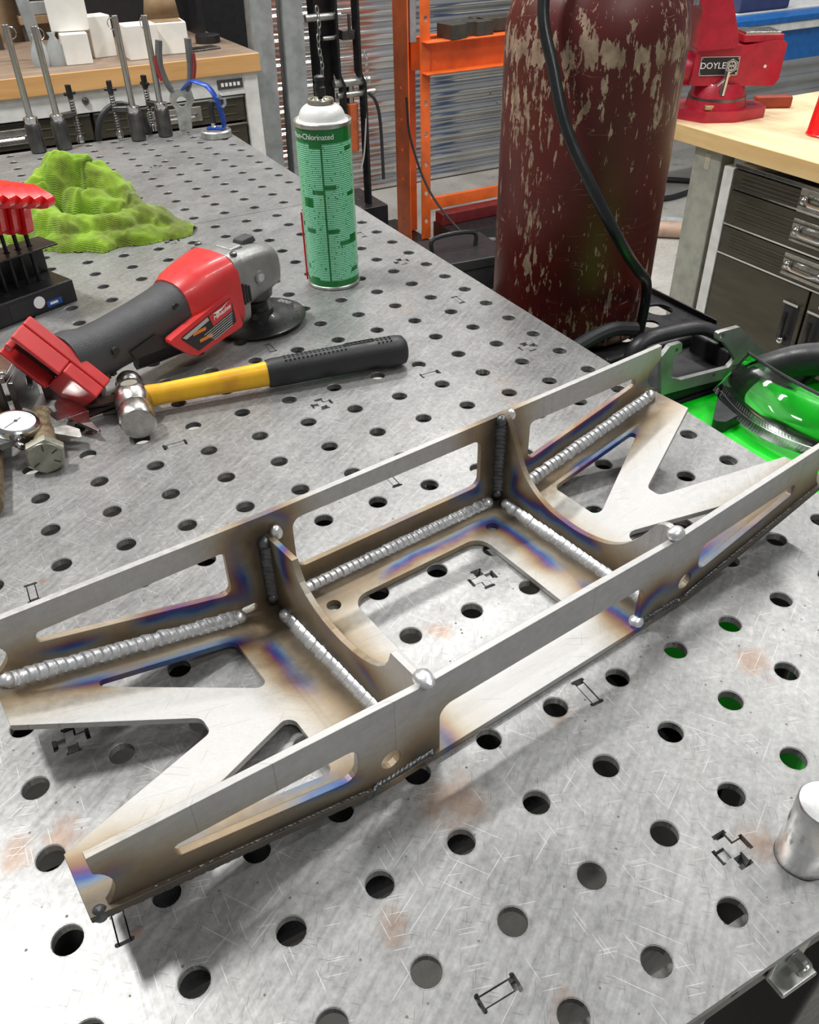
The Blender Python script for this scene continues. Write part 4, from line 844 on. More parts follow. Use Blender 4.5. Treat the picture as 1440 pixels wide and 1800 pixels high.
# black cable loop
cl = thing('cable_loop', 'black rubber cable looped over the rear table edge', 'cable', W(0.06, 1.1895))
b = MB(); pts = [(0.052*math.cos(R_(a))+0.0, 0.002*math.sin(R_(2*a)), 0.004+0.062*math.sin(R_(a))) for a in range(0, 181, 10)]; b.tube(pts, 0.0062, 10); b.build('cable', black_rub, cl)
# locking pliers standing on its jaws
pv = thing('welding_pliers', 'red and grey handled pliers standing upright between clamp and magnet', 'pliers', W(0.1820, 1.1540), R_(-12))
b = MB(); b.bb((-0.010, -0.005, 0.0), (0.000, 0.005, 0.010)); b.prism(rpoly([(-0.014, 0.008), (0.012, 0.008), (0.016, 0.05), (0.026, 0.066), (0.022, 0.088), (-0.018, 0.088), (-0.024, 0.066), (-0.014, 0.05)], 0.004, 3), [circ(0.0, 0.064, 0.010, 16)], -0.005, 0.005, Matrix.Rotation(PI/2, 4, 'X')); b.build('jaws', zinc, pv, bevel=0.001)
for sg in (-1, 1):
    b = MB(); b.tube(spline([(sg*0.014, 0, 0.082), (sg*0.024, 0, 0.104), (sg*0.030, 0, 0.140), (sg*0.028+0.004, 0, 0.176)], 5), [0.0062]*10+[0.0072]*6, 10); hnd = b.build('handle', M('grey_handle_sleeve', (0.13, 0.13, 0.13), 0.5), pv)
    b = MB(); b.tube(spline([(sg*0.0305, -0.001, 0.105), (sg*0.0365, -0.001, 0.128), (sg*0.0372, -0.001, 0.150)], 5), 0.0048, 8); b.build('red_insert', M('dull_red_insert', (0.33, 0.035, 0.03), 0.5), hnd)
# blue magnetic ground clamp
mg = thing('ground_magnet', 'blue spring clamp on a round zinc magnet base', 'magnet clamp', W(0.2300, 1.1020), R_(-42))
b = MB(); b.lathe([(0.030, 0), (0.0315, 0.002), (0.0315, 0.012), (0.029, 0.0145), (0.006, 0.0150)], 36); b.build('magnet_base', zinc, mg)
b = MB(); b.lathe([(0.006, 0.015), (0.006, 0.020), (0.0045, 0.021), (0.0045, 0.026), (0.002, 0.027)], 10, Matrix.Translation((-0.004, 0, 0))); b.build('bolt', chrome, mg)
b = MB(); b.tube(spline([(-0.016, 0, 0.0165), (0.004, 0, 0.0165), (0.019, 0, 0.018), (0.0185, 0, 0.045), (0.010, 0, 0.075), (-0.004, 0, 0.094), (-0.022, 0, 0.101), (-0.040, 0, 0.103), (-0.060, 0, 0.088)], 6), 0.0100, 8, squash=0.30); b.build('spring_strap', blue_clamp, mg)
b = MB(); b.tube(spline([(-0.004, 0.004, 0.024), (-0.006, 0.004, 0.050), (-0.002, 0.004, 0.066)], 5), [0.0055]*6+[0.007]*5, 8); b.build('lug', black_rub, mg)
b = MB(); b.tube(spline([(0.000, 0.006, 0.066), (0.014, 0.006, 0.074), (0.020, 0.006, 0.080)], 4), 0.0042, 6); b.tube(spline([(0.020, 0.006, 0.056), (0.026, 0.006, 0.062), (0.026, 0.006, 0.072)], 4), 0.003, 6); b.build('hook', galv, mg)

# ------------------------------------------------------------------ gas cylinder on its cart
cart = thing('welding_cart', 'black steel cart with perforated tray carrying cylinder and welder', 'cart', W(0.50, 0.05, -TZ))
def cb(name, a, b_, mat=black_steel, bev=0.003, par=None):
    q = MB(); q.bb(a, b_); return q.build(name, mat, par or cart, loc=(-0.50, -0.05, TZ), bevel=bev)
q = MB(); q.prism(rrect(0.30, 0.0725, 0.645, 0.36, 0.02, 5), [circ(0.605, 0.215, 0.018, 24), circ(0.612, 0.160, 0.020, 24), circ(0.566, 0.128, 0.013, 20), circ(0.418, 0.118, 0.0, 3)][:3]+[rrect(0.575, 0.155, 0.588, 0.200, 0.006, 4), circ(0.50, 0.108, 0.010, 18), circ(0.36, 0.105, 0.012, 18)], -0.116, -0.112); q.build('tray', black_steel, cart, loc=(-0.50, -0.05, TZ), bevel=0.0008)
cb('tray_lip', (0.30, 0.0705, -0.128), (0.645, 0.0740, -0.1122)); cb('tray_side', (0.6435, 0.075, -0.128), (0.647, 0.36, -0.104)); cb('lower_plate', (0.266, -0.46, -0.500), (0.722, 0.36, -0.494))
for x, y in ((0.266, -0.42), (0.698, -0.42), (0.305, 0.330), (0.616, 0.330)): cb('upright', (x, y, -0.82), (x+0.024, y+0.024, -0.128))
for x in (0.30, 0.67):
    for y in (-0.407, 0.330):
        q = MB(); q.lathe([(0.03, -0.014), (0.038, -0.010), (0.038, 0.010), (0.03, 0.014)], 20, Matrix.Translation((x, y, -TZ+0.038)) @ Matrix.Rotation(PI/2, 4, 'Y')); q.bb((x-0.018, y-0.012, -TZ+0.05), (x+0.018, y+0.012, -0.82)); q.build('caster', black_rub, cart, loc=(-0.50, -0.05, TZ))
cb('machine_shelf', (0.2905, -0.47, -0.407), (0.6975, 0.05, -0.4015))
gc = thing('gas_cylinder', 'tall maroon gas cylinder with heavily chipped paint', 'gas cylinder', W(0.4680, 0.2030, -0.1118)); CRAD = 0.1125
b = MB(); pr = [(0.096, 0.0), (0.108, 0.004), (CRAD, 0.014), (CRAD, 0.375)]+[(CRAD*math.cos(R_(a))**0.75, 0.375+0.095*math.sin(R_(a))) for a in range(8, 86, 7)]+[(0.03, 0.475), (0.03, 0.495)]
b.lathe(pr, 72); b.build('cylinder_body', chip_m, gc, ang=50)
b = MB(); b.lathe([(0.028, 0.495), (0.030, 0.505), (0.024, 0.525), (0.014, 0.535), (0.014, 0.57)], 20); b.cyl((0, 0, 0.55), (-0.04, -0.01, 0.55), 0.010, n=12); b.build('valve', M('brass', (0.55, 0.38, 0.14), 0.3, 1.0), gc)
b = MB(); b.lathe([(0.028, 0), (0.032, 0.004), (0.032, 0.012), (0.028, 0.016)], 10, Matrix.Translation((0, 0, 0.57))); b.build('valve_wheel', dsteel, gc)
hz = thing('gas_hose', 'black rubber hose hanging in front of the maroon cylinder', 'hose', W(0.50, 0.085, -0.11)); hp = [(0.4145, 0.180, 0.438), (0.380, 0.166, 0.400), (0.346, 0.150, 0.312), (0.344, 0.120, 0.250), (0.347, 0.089, 0.191), (0.368, 0.052, 0.126), (0.402, 0.031, 0.064), (0.440, 0.040, 0.025), (0.480, 0.064, -0.005), (0.499, 0.078, -0.040), (0.501, 0.081, -0.075), (0.500, 0.0825, -0.098)]
b = MB(); b.tube(spline([(x-0.50, y-0.085, z+0.11) for x, y, z in hp], 8), 0.0068, 12); b.build('hose', M('hose_rubber', (0.012, 0.013, 0.014), 0.3, var=0.2), hz)
b = MB(); b.lathe([(0.008, 0), (0.008, 0.010), (0.006, 0.012)], 6, Matrix.Translation((0.500-0.50, 0.0825-0.085, -0.0018))); b.build('hose_fitting', chrome, hz)

# ------------------------------------------------------------------ green welder with black handle frame
wd = thing('welding_machine', 'bright green welding machine with black carry handle and grey end frame', 'welder', W(0.50, -0.20, -0.4))
def wb(name, mb, mat, par=None, **k): return mb.build(name, mat, par or wd, loc=(-0.50, 0.20, 0.4), **k)
q = MB(); q.bb((0.300, -0.45, -0.400), (0.690, -0.035, -0.140)); wb('housing', q, green_m, bevel=0.006)
q = MB(); q.prism(rpoly([(0.440, -0.118), (0.452, -0.118), (0.610, -0.128), (0.640, -0.128), (0.628, -0.108), (0.560, -0.050), (0.520, -0.049), (0.523, -0.060), (0.536, -0.066), (0.566, -0.098), (0.556, -0.108), (0.470, -0.103), (0.452, -0.095), (0.450, -0.064), (0.462, -0.060), (0.460, -0.047), (0.440, -0.047), (0.428, -0.060)], 0.003, 2), [circ(0.530, -0.0555, 0.004, 12), circ(0.452, -0.056, 0.003, 10), circ(0.530, -0.1125, 0.0026, 10), circ(0.598, -0.1165, 0.0032, 10)], 0, 0.007, Matrix.Rotation(PI/2, 4, 'X'))
q.v = [(x, y-0.030, z) for x, y, z in q.v]; wb('end_frame', q, cast, bevel=0.0012)
q = MB(); q.bb((0.425, -0.030, -0.142), (0.640, 0.066, -0.118)); q.bb((0.425, 0.052, -0.120), (0.600, 0.066, -0.102)); wb('rear_moulding', q, black_pl, bevel=0.006)
q = MB(); q.tube(spline([(0.600, -0.022, -0.112), (0.578, -0.010, -0.086), (0.545, 0.010, -0.067), (0.495, 0.018, -0.064), (0.450, 0.022, -0.068), (0.434, 0.022, -0.090), (0.430, 0.020, -0.125)], 6), 0.0115, 12, squash=0.8); wb('carry_handle', q, black_pl)
q = MB(); q.bb((0.562, -0.028, -0.122), (0.596, 0.045, -0.090)); wb('handle_post', q, black_pl, bevel=0.006)
q = MB(); q.tube(spline([(0.335, 0.070, -0.105), (0.365, 0.060, -0.075), (0.420, 0.058, -0.060), (0.470, 0.060, -0.070)], 6), 0.0095, 10); wb('cable_sleeve', q, black_rub)
q = MB(); q.bb((0.300, -0.030, -0.40), (0.690, -0.0, -0.142)); wb('rear_panel', q, black_pl, bevel=0.004)

# ------------------------------------------------------------------ welding helmet on the green lid
he = thing('welding_helmet', 'black welding helmet with clear visor resting on green machine', 'helmet', W(0.60, -0.17, -0.1395))
q = MB(); nu, nv = 28, 14; vs, fs = [], []
for j in range(nv+1):
    t = R_(4+86*j/nv)
    for i in range(nu+1):
        a = R_(-75+230*i/nu); r_ = math.sin(t)
        vs.append((0.092+0.105*r_*math.cos(a), 0.000+0.120*r_*math.sin(a), 0.006+0.080*math.cos(t)))
for j in range(nv):
    for i in range(nu): k = j*(nu+1)+i; fs.append((k, k+1, k+nu+2, k+nu+1))
q.raw(vs, fs); sh = q.build('shell', black_pl, he); so = sh.modifiers.new('thick', 'SOLIDIFY'); so.thickness = 0.004
q = MB(); q.prism(rpoly([(-0.140, 0.060), (-0.128, 0.050), (-0.092, 0.056), (-0.040, 0.120), (-0.060, 0.126), (-0.090, 0.102)], 0.006, 3), [], 0.0, 0.016); q.build('chin_guard', black_pl, he, bevel=0.004)
q = MB(); q.tube(spline([(-0.045, 0.110, 0.024), (-0.030, 0.088, 0.044), (0.000, 0.055, 0.066), (0.014, 0.010, 0.076), (0.010, -0.06, 0.060), (-0.015, -0.105, 0.024)], 6), 0.017, 12, squash=1.3); q.build('brow_band', black_pl, he)
q = MB(); n_ = 48; vs, fs = [], []
for i in range(n_+1):
    t = i/n_; y = 0.112-0.205*t; bul = math.sin(PI*t)
    vs += [(-0.040-0.020*bul, y, 0.060+0.006*bul), (-0.086-0.026*bul, y+0.004, 0.018-0.006*bul)]
for i in range(n_): fs.append((2*i, 2*i+1, 2*i+3, 2*i+2))
q.raw(vs, fs); vz = q.build('visor', clear, he); so = vz.modifiers.new('thick', 'SOLIDIFY'); so.thickness = 0.0015
q = MB(); q.tube([Vector(vs[2*i])+Vector((0.0012, 0, 0.001)) for i in range(n_+1)], 0.0022, 6); q.build('visor_seal', black_rub, he)
q = MB(); q.bb((-0.030, -0.115, 0.0), (0.03, -0.085, 0.045)); q.build('side_pivot', black_pl, he, bevel=0.008)

# ------------------------------------------------------------------ right workbench
RX, RZ, RTOP = 1.426, -0.10, 0.040
rb = thing('workbench', 'maple-topped workbench with dark drawers and chrome pulls', 'workbench', W(1.75, 0.15, -TZ))
def rbx(name, a, b_, mat, par=None, bev=0.002): q = MB(); q.bb(a, b_); return q.build(name, mat, par or rb, loc=(-1.75, -0.15, TZ), bevel=bev)
rbx('bench_top', (RX, -0.95, RZ-RTOP), (2.05, 1.075, RZ), maple_top, bev=0.003); rbx('front_edge', (RX-0.004, -0.95, RZ-RTOP-0.0), (RX, 1.075, RZ-0.001), maple, bev=0.001)
for y in (0.853, -0.85):
    for x in (RX+0.02, 1.98): rbx('leg', (x, y, -TZ), (x+0.05, y+0.095, RZ-RTOP), grey_p, bev=0.004)
q = MB(); q.bb((RX+0.0190, 0.888, -0.195), (RX+0.0199, 0.905, -0.155)); q.build('leg_sticker', M('paper_sticker', (0.5, 0.45, 0.36), 0.6), rb, loc=(-1.75, -0.15, TZ))
cy0, cy1, cx = 0.815, -0.55, RX+0.015
rbx('carcass', (cx+0.02, cy1, -0.86), (2.0, cy0, RZ-RTOP-0.025), black_steel); rbx('corner_strip', (cx, cy0-0.012, -0.86), (cx+0.03, cy0+0.02, RZ-RTOP-0.03), white_p); rbx('top_channel', (cx+0.004, cy1, -0.168), (cx+0.02, cy0-0.012, -0.158), chrome, bev=0.001)
rnds = [(-0.170, -0.214), (-0.218, -0.303), (-0.307, -0.378)]
yl, yr = cy0-0.018, 0.02
def pull(par, y0, y1, z0, z1, zc):
    q = MB(); q.bb((cx-0.001, y1, z0), (cx+0.003, y0, z1)); q.build('pull_plate', M('brushed_plate', (0.45, 0.44, 0.40), 0.3, 0.9), par, bevel=0.003)
    q = MB(); q.tube([(cx-0.012, y0-0.022, zc), (cx-0.020, y0-0.045, zc-0.004), (cx-0.020, y1+0.045, zc-0.004), (cx-0.012, y1+0.022, zc)], 0.0045, 8); q.ell((cx-0.010, y0-0.022, zc), (0.010, 0.010, 0.010)); q.ell((cx-0.010, y1+0.022, zc), (0.010, 0.010, 0.010)); q.build('pull_bar', chrome, par)
def drawer(z0, z1, y0, y1, ph=True):
    q = MB(); q.bb((cx, y1, z1+0.002), (cx+0.018, y0, z0-0.002)); 
    for k in range(3):
        zz = z0-(z0-z1)*(0.28+0.22*k); q.box((cx-0.0015, (y0+y1)/2, zz), (0.004, (y0-y1)*0.93, 0.004))
    d = q.build('drawer', drawer_m, rb, loc=(-1.75, -0.15, TZ), bevel=0.0015)
    q = MB(); q.bb((cx-0.004, y1, z1-0.001), (cx+0.004, y0, z1+0.003)); q.build('drawer_trim', chrome, d)
    if ph: pull(d, 0.595, 0.455-0.0, (z0+z1)/2+0.027, (z0+z1)/2-0.027, (z0+z1)/2+0.004)
    return d
for z0, z1 in rnds: drawer(z0, z1, yl, yr)
for y0, y1, hy in ((yl, 0.500, 0.535), (0.494, yr, 0.462)):
    q = MB(); q.bb((cx, y1, -0.84), (cx+0.018, y0, -0.382)); d = q.build('cabinet_door', drawer_m, rb, loc=(-1.75, -0.15, TZ), bevel=0.002)
    q = MB(); q.bb((cx-0.0015, hy-0.022, -0.535), (cx+0.001, hy+0.022, -0.425)); q.build('pull_plate', black_pl, d, bevel=0.002)
    q = MB(); q.tube([(cx-0.016, hy, -0.445), (cx-0.018, hy, -0.46), (cx-0.018, hy, -0.505), (cx-0.010, hy, -0.52)], 0.0055, 8); q.build('door_pull', black_steel, d); q = MB(); q.ell((cx-0.012, hy, -0.520), (0.010, 0.010, 0.010)); q.build('pull_knob', chrome, d)
    q = MB(); q.bb((cx-0.010, hy-0.022, -0.428), (cx, hy+0.022, -0.422)); q.build('pull_cap', chrome, d)
q = MB(); q.lathe([(0.010, 0), (0.010, 0.006), (0.006, 0.008)], 16, Matrix.Translation((cx, 0.452, -0.405)) @ Matrix.Rotation(-PI/2, 4, 'Y')); q.build('lock', chrome, rb, loc=(-1.75, -0.15, TZ))

# ------------------------------------------------------------------ bench vise
vx = Vector((0.88, -0.476, 0)); vm = frame(W(1.560, 1.015, RZ), vx); vi = thing('bench_vise', 'red bench vise with black nameplate bolted to the maple bench', 'vise', None, mat=vm)
b = MB(); b.prism(rpoly([(-0.115, -0.02), (-0.05, -0.085), (0.03, -0.085), (0.125, -0.035), (0.125, 0.035), (0.04, 0.085), (-0.06, 0.085), (-0.115, 0.03)], 0.012, 4), [], 0.0, 0.026); b.build('base_flange', vise_red, vi, bevel=0.004)
b = MB(); b.lathe([(0.078, 0.024), (0.074, 0.045), (0.066, 0.050)], 32); b.lathe([(0.072, 0.050), (0.066, 0.075), (0.06, 0.085)], 32); b.build('swivel_base', vise_red, vi, ang=40)
b = MB(); b.lathe([(0.0735, 0.044), (0.0735, 0.052)], 32); b.build('swivel_seam', dsteel, vi)
b = MB(); b.prism(rpoly([(-0.090, 0.082), (0.125, 0.078), (0.135, 0.095), (0.137, 0.178), (0.110, 0.182), (0.04, 0.172), (-0.030, 0.172), (-0.085, 0.165)], 0.008, 4), [], -0.048, 0.048, Matrix.Rotation(PI/2, 4, 'X')); b.build('body', vise_red, vi, bevel=0.008, seg=3)
b = MB(); b.bb((0.028, -0.042, 0.176), (0.128, 0.042, 0.194)); b.build('anvil', vise_red, vi, bevel=0.003); b = MB(); b.bb((0.030, -0.040, 0.193), (0.118, 0.040, 0.200)); b.build('anvil_face', steel, vi, bevel=0.001)
b = MB(); b.prism(rpoly([(-0.090, 0.160), (0.015, 0.168), (0.006, 0.200), (-0.020, 0.268), (-0.050, 0.300), (-0.095, 0.300), (-0.105, 0.275), (-0.090, 0.250)], 0.010, 5), [], -0.055, 0.055, Matrix.Rotation(PI/2, 4, 'X')); b.build('fixed_jaw', vise_red, vi, bevel=0.008, seg=3)
b = MB(); b.lathe([(0.034, -0.165), (0.040, -0.150), (0.040, -0.080)], 24, Matrix.Translation((0, 0, 0.115)) @ Matrix.Rotation(PI/2, 4, 'Y')); b.build('slide_barrel', vise_red, vi, ang=40)
b = MB(); b.lathe([(0.024, -0.27), (0.026, -0.165)], 20, Matrix.Translation((0, 0, 0.115)) @ Matrix.Rotation(PI/2, 4, 'Y')); b.build('screw_housing', black_steel, vi)
b = MB(); b.prism(rpoly([(-0.235, 0.07), (-0.170, 0.07), (-0.165, 0.17), (-0.140, 0.26), (-0.110, 0.285), (-0.112, 0.30), (-0.165, 0.30), (-0.215, 0.20)], 0.012, 4), [], -0.05, 0.05, Matrix.Rotation(PI/2, 4, 'X')); b.build('moving_jaw', vise_red, vi, bevel=0.008)
b = MB(); b.bb((-0.1125, -0.060, 0.262), (-0.104, 0.060, 0.298)); b.bb((-0.1115-0.0, -0.060, 0.262), (-0.118, 0.060, 0.298)); b.build('jaw_insert', steel, vi)
b = MB(); b.bb((-0.072, -0.0500, 0.106), (0.024, -0.0482, 0.147)); npl = b.build('nameplate', black_pl, vi, bevel=0.001)
b = MB(); b.prism(rrect(-0.073, 0.105, 0.025, 0.148, 0.003, 3), [rrect(-0.0715, 0.1065, 0.0235, 0.1465, 0.002, 3)], 0, 0.0008, Matrix.Translation((0, -0.0500, 0)) @ Matrix.Rotation(PI/2, 4, 'X')); b.build('plate_border', silver_print, npl)
text('DOYLE', 0.0205, 0.0006, 0, Matrix.Translation((-0.0400, -0.0504, 0.1270)) @ Matrix.Rotation(PI/2, 4, 'X')).build('plate_lettering', white_print, npl)
b = MB(); mm = Matrix.Translation((0.0075, -0.0504, 0.1265)) @ Matrix.Rotation(PI/2, 4, 'X') @ Matrix.Rotation(PI/6, 4, 'Z')
b.prism(circ(0, 0, 0.0165, 6), [circ(0, 0, 0.0135, 24)], 0, 0.0006, mm); b.prism(circ(0, 0, 0.0118, 24), [circ(0, 0, 0.0085, 24)], 0, 0.0006, mm); b.box((0, 0, 0.0003), (0.014, 0.003, 0.0006), mm @ Matrix.Rotation(-PI/6, 4, 'Z'))
for k in range(6): b.box((0.0055, 0, 0.0003), (0.005, 0.0014, 0.0006), mm @ Matrix.Rotation(PI/3*k, 4, 'Z'))
e_ = b.build('plate_emblem', silver_print, npl)
for x, z in ((-0.069, 0.110), (0.021, 0.110), (0.021, 0.1435), (-0.069, 0.1435)):
    b = MB(); b.lathe([(0.0018, 0), (0.0018, 0.001)], 8, Matrix.Translation((x, -0.0500, z)) @ Matrix.Rotation(PI/2, 4, 'X')); b.build('plate_rivet', chrome, npl)
b = MB(); b.cyl((-0.010, -0.066, 0.062), (-0.006, -0.066, 0.118), 0.0075, n=12); b.cyl((-0.030, -0.075, 0.086), (0.0, -0.066, 0.108), 0.0035, n=8); b.build('lock_bolt', chrome, vi)
b = MB(); b.box((-0.035, -0.060, 0.033), (0.026, 0.022, 0.012)); b.build('base_bolt', M('brass_nut', (0.55, 0.45, 0.25), 0.35, 0.9), vi, bevel=0.002)
b = MB(); b.lathe([(0.004, 0), (0.004, 0.002)], 10, Matrix.Translation((0.092, -0.048, 0.124)) @ Matrix.Rotation(PI/2, 4, 'X')); b.build('set_screw', chrome, vi)
b = MB(); b.lathe([(0.040, 0), (0.042, 0.004), (0.040, 0.007), (0.033, 0.08), (0.033, 0.1), (0.031, 0.1), (0.031, 0.01), (0.001, 0.008)], 32, cap=False); o = b.build('red_cup', red_gloss); o.location = W(1.634, 0.720, RZ); tag(o, 'plain red cup standing upside down on the maple bench', 'cup')
b = MB(); b.bb((-0.05, -0.015, 0), (0.05, 0.015, 0.03)); o = b.build('file_handle', M('red_brown_grip', (0.35, 0.05, 0.02), 0.5), None, bevel=0.006); o.location = W(1.76, 1.00, RZ); o.rotation_euler = (0, 0, -0.5); tag(o, 'small red-brown grip lying behind the vise on bench', 'grip')

# ------------------------------------------------------------------ blue steel machine behind the vise
bl = thing('blue_machine_bed', 'blue steel machine bed with white rails behind the vise', 'machine', W(3.5, 2.45, -TZ))
def blx(n, a, c, mt): q = MB(); q.bb(a, c); return q.build(n, mt, bl, loc=(-3.5, -2.45, TZ), bevel=0.004)
blx('side_beam', (2.3, 2.30, -0.30), (4.6, 2.40, -0.172), blue_m); blx('white_rail', (2.3, 2.285, -0.172), (4.6, 2.40, -0.138), white_p); blx('top_flange', (2.3, 2.28, -0.138), (4.6, 2.42, -0.112), blue_m); blx('white_deck', (2.3, 2.42, -0.13), (4.6, 2.74, -0.105), white_p); blx('rear_beam', (2.3, 2.70, -0.105), (4.6, 2.78, -0.02), blue_m)
for x in (2.5, 4.3): blx('leg', (x, 2.32, -TZ), (x+0.1, 2.42, -0.30), blue_m); blx('leg', (x, 2.68, -TZ), (x+0.1, 2.76, -0.13), blue_m)
q = MB(); q.prism(circ(0, 0, 0.010, 12), [], 0, 0.002, Matrix.Translation((3.05, 2.284, -0.155)) @ Matrix.Rotation(PI/2, 4, 'X')); q.build('rail_hole', black_steel, bl, loc=(-3.5, -2.45, TZ))
q = MB(); q.bb((-0.16, -0.1, 0), (0.16, 0.1, 0.12)); o = q.build('navy_case', navy, None, bevel=0.01); o.location = W(3.26, 2.52, -0.104); tag(o, 'navy blue box sitting on the white machine deck', 'box')
q = MB(); q.bb((-0.15, -0.09, 0), (0.15, 0.09, 0.03)); o = q.build('black_case_lid', black_pl, None, bevel=0.006); o.location = W(3.25, 2.52, 0.0165); tag(o, 'black lid lying on top of the navy box', 'lid')

# ------------------------------------------------------------------ orange shop press
pr_ = thing('shop_press', 'orange hydraulic shop press frame with drilled uprights', 'press', W(1.75, 2.55, -TZ))
def prx(n, mb, mt=orange, bev=0.003): return mb.build(n, mt, pr_, loc=(-1.75, -2.55, TZ), bevel=bev)
def upright(x0):
    hz_ = [circ(x0+0.078, z, 0.008, 12) for z in (-0.80, -0.68, -0.56, -0.44, -0.32, -0.02, 0.12, 0.26)]
    q = MB(); q.prism([(x0+0.054, -0.88), (x0+0.100, -0.88), (x0+0.100, 0.9), (x0+0.054, 0.9)], hz_, 0, 0.006, Matrix.Rotation(PI/2, 4, 'X')); q.v = [(x, y+2.536, z) for x, y, z in q.v]; prx('upright_flange', q)
    q = MB(); hz2 = [circ(2.60, z, 0.008, 12) for z in (-0.80, -0.62, -0.50, -0.38, -0.26)]
    q.prism([(2.536, -0.88), (2.660, -0.88), (2.660, 0.9), (2.536, 0.9)], hz2, 0, 0.006, Matrix(((0, 0, 1, x0), (1, 0, 0, 0), (0, 1, 0, 0), (0, 0, 0, 1)))); prx('upright_web', q)
    q = MB(); q.bb((x0, 2.655, -0.88), (x0+0.1, 2.661, 0.9)); prx('upright_back', q)
upright(1.452); upright(2.02)
q = MB(); q.bb((1.470, 2.545, -0.10), (1.498, 2.575, 0.45)); prx('grey_guide', q, M('grey_guide_bar', (0.33, 0.32, 0.33), 0.4))
for zt_, zb in ((-0.095, -0.213),):
    q = MB(); q.bb((1.512, 2.49, zt_-0.007), (2.14, 2.55, zt_)); q.bb((1.512, 2.543, zb), (2.14, 2.55, zt_)); q.bb((1.512, 2.49, zb), (2.14, 2.55, zb+0.007)); prx('bed_channel', q)
q = MB(); q.bb((1.512, 2.62, -0.102), (2.14, 2.68, -0.095)); q.bb((1.512, 2.62, -0.213), (2.14, 2.627, -0.095)); prx('rear_bed_channel', q)
q = MB(); q.bb((1.552, 2.53, -0.755), (2.05, 2.55, -0.705)); prx('lower_brace', q)
for xf in (1.452, 2.02):
    q = MB(); q.bb((xf, 2.30, -TZ), (xf+0.09, 2.85, -0.88)); prx('foot', q, black_steel)
q = MB(); q.bb((0, -0.03, 0), (0.34, 0.035, 0.05)); o = q.build('red_beam_offcut', maroon, None, bevel=0.004); o.location = W(1.555, 2.462, -0.800); tag(o, 'dark red steel beam lying across the press foot', 'beam')
b = MB(); b.box((0, 0, -0.055), (0.36, 0.20, 0.110)); o = b.build('low_stand', black_steel, None, bevel=0.003); o.location = W(1.735, 2.415, -0.800); tag(o, 'dark low steel stand under the red beam', 'stand')
q = MB(); q.bb((0, 0, 0), (0.012, 0.22, 0.06)); o = q.build('orange_plate', orange, None, bevel=0.002); o.location = W(1.87, 1.98, -TZ); o.rotation_euler = (0, 0, 0.55); tag(o, 'small orange angle plate standing on the floor by press', 'steel plate')
q = MB(); q.prism(rpoly([(-0.10, -0.05), (-0.02, -0.05), (-0.02, -0.025), (0.03, -0.025), (0.03, -0.05), (0.115, -0.05), (0.115, 0.05), (0.03, 0.05), (0.03, 0.03), (-0.02, 0.03), (-0.02, 0.05), (-0.10, 0.05)], 0.004, 2), [], 0, 0.05); o = q.build('arbor_plate', M('cast_arbor_plate', (0.085, 0.08, 0.065), 0.5, 0.5), None, bevel=0.002); o.location = W(1.715, 2.545, -0.0945); o.rotation_euler = (0, 0, 0.12); tag(o, 'notched dark arbor plate in the middle of the press bed', 'arbor plate', 'arbor plates on the press bed')
q = MB(); q.bb((-0.09, -0.05, 0), (0.09, 0.05, 0.05)); o = q.build('arbor_plate', MATS['cast_arbor_plate'], None, bevel=0.003); o.location = W(1.895, 2.61, -0.0945); o.rotation_euler = (0, 0, -0.1); tag(o, 'plain dark arbor plate nearest the cylinder on press bed', 'arbor plate', 'arbor plates on the press bed')
# thin cable on the press
q = MB(); q.tube(spline([(-0.30, 0.02, 0.62), (-0.29, 0.0, 0.45), (-0.24, -0.10, 0.24), (-0.12, -0.28, 0.06), (0.0, -0.40, 0.006)], 8), 0.005, 8); o = q.build('thin_black_cable', black_rub, None); o.location = W(1.745, 2.52, -TZ); tag(o, 'thin black cable curving down the orange press', 'cable')

# ------------------------------------------------------------------ black folding hoist behind the can
ho = thing('engine_hoist', 'black steel folded hoist with twin side plates and chains', 'hoist', W(1.08, 2.33, -TZ))
def hox(n, mb, mt=black_steel, bev=0.002): return mb.build(n, mt, ho, loc=(-1.08, -2.33, TZ), bevel=bev)
for x in (1.046, 1.128):
    q = MB(); pts = [(0.5, x), (-0.135, x), (-0.17, x+0.016), (-0.62, x+0.016)]; vs = []
    for z, xx in pts: vs += [(xx-0.005, 2.285, z), (xx+0.005, 2.285, z), (xx+0.005, 2.335, z), (xx-0.005, 2.335, z)]
    fs = [(4*k+i, 4*k+(i+1) % 4, 4*k+4+(i+1) % 4, 4*k+4+i) for k in range(3) for i in range(4)]+[(0, 1, 2, 3), (12, 13, 14, 15)]
    q.raw(vs, fs); hox('side_plate', q)
for z, x0, x1, r_ in ((-0.165, 1.03, 1.17, 0.014), (-0.205, 1.04, 1.19, 0.011), (0.045, 0.94, 1.07, 0.012), (-0.02, 1.00, 1.05, 0.007)):
    q = MB(); q.cyl((x0, 2.31, z), (x1, 2.31, z), r_, n=14); hox('cross_pin', q, zinc, 0)
q = MB(); q.bb((0.985, 2.34, -0.60), (1.045, 2.40, 0.5)); hox('mast', q); q = MB(); q.bb((0.85, 2.25, -TZ), (1.35, 2.31, -TZ+0.06)); hox('base_leg', q); q = MB(); q.bb((0.85, 2.45, -TZ), (1.35, 2.51, -TZ+0.06)); hox('base_leg', q); q = MB(); q.bb((0.97, 2.25, -TZ+0.06), (1.20, 2.51, -0.60)); hox('lower_box', q)
q = MB(); q.bb((1.070, 2.30, -0.03), (1.118, 2.34, 0.0)); q.cyl((1.098, 2.30, -0.01), (1.098, 2.30, 0.05), 0.006, n=8); hox('latch', q, dsteel)
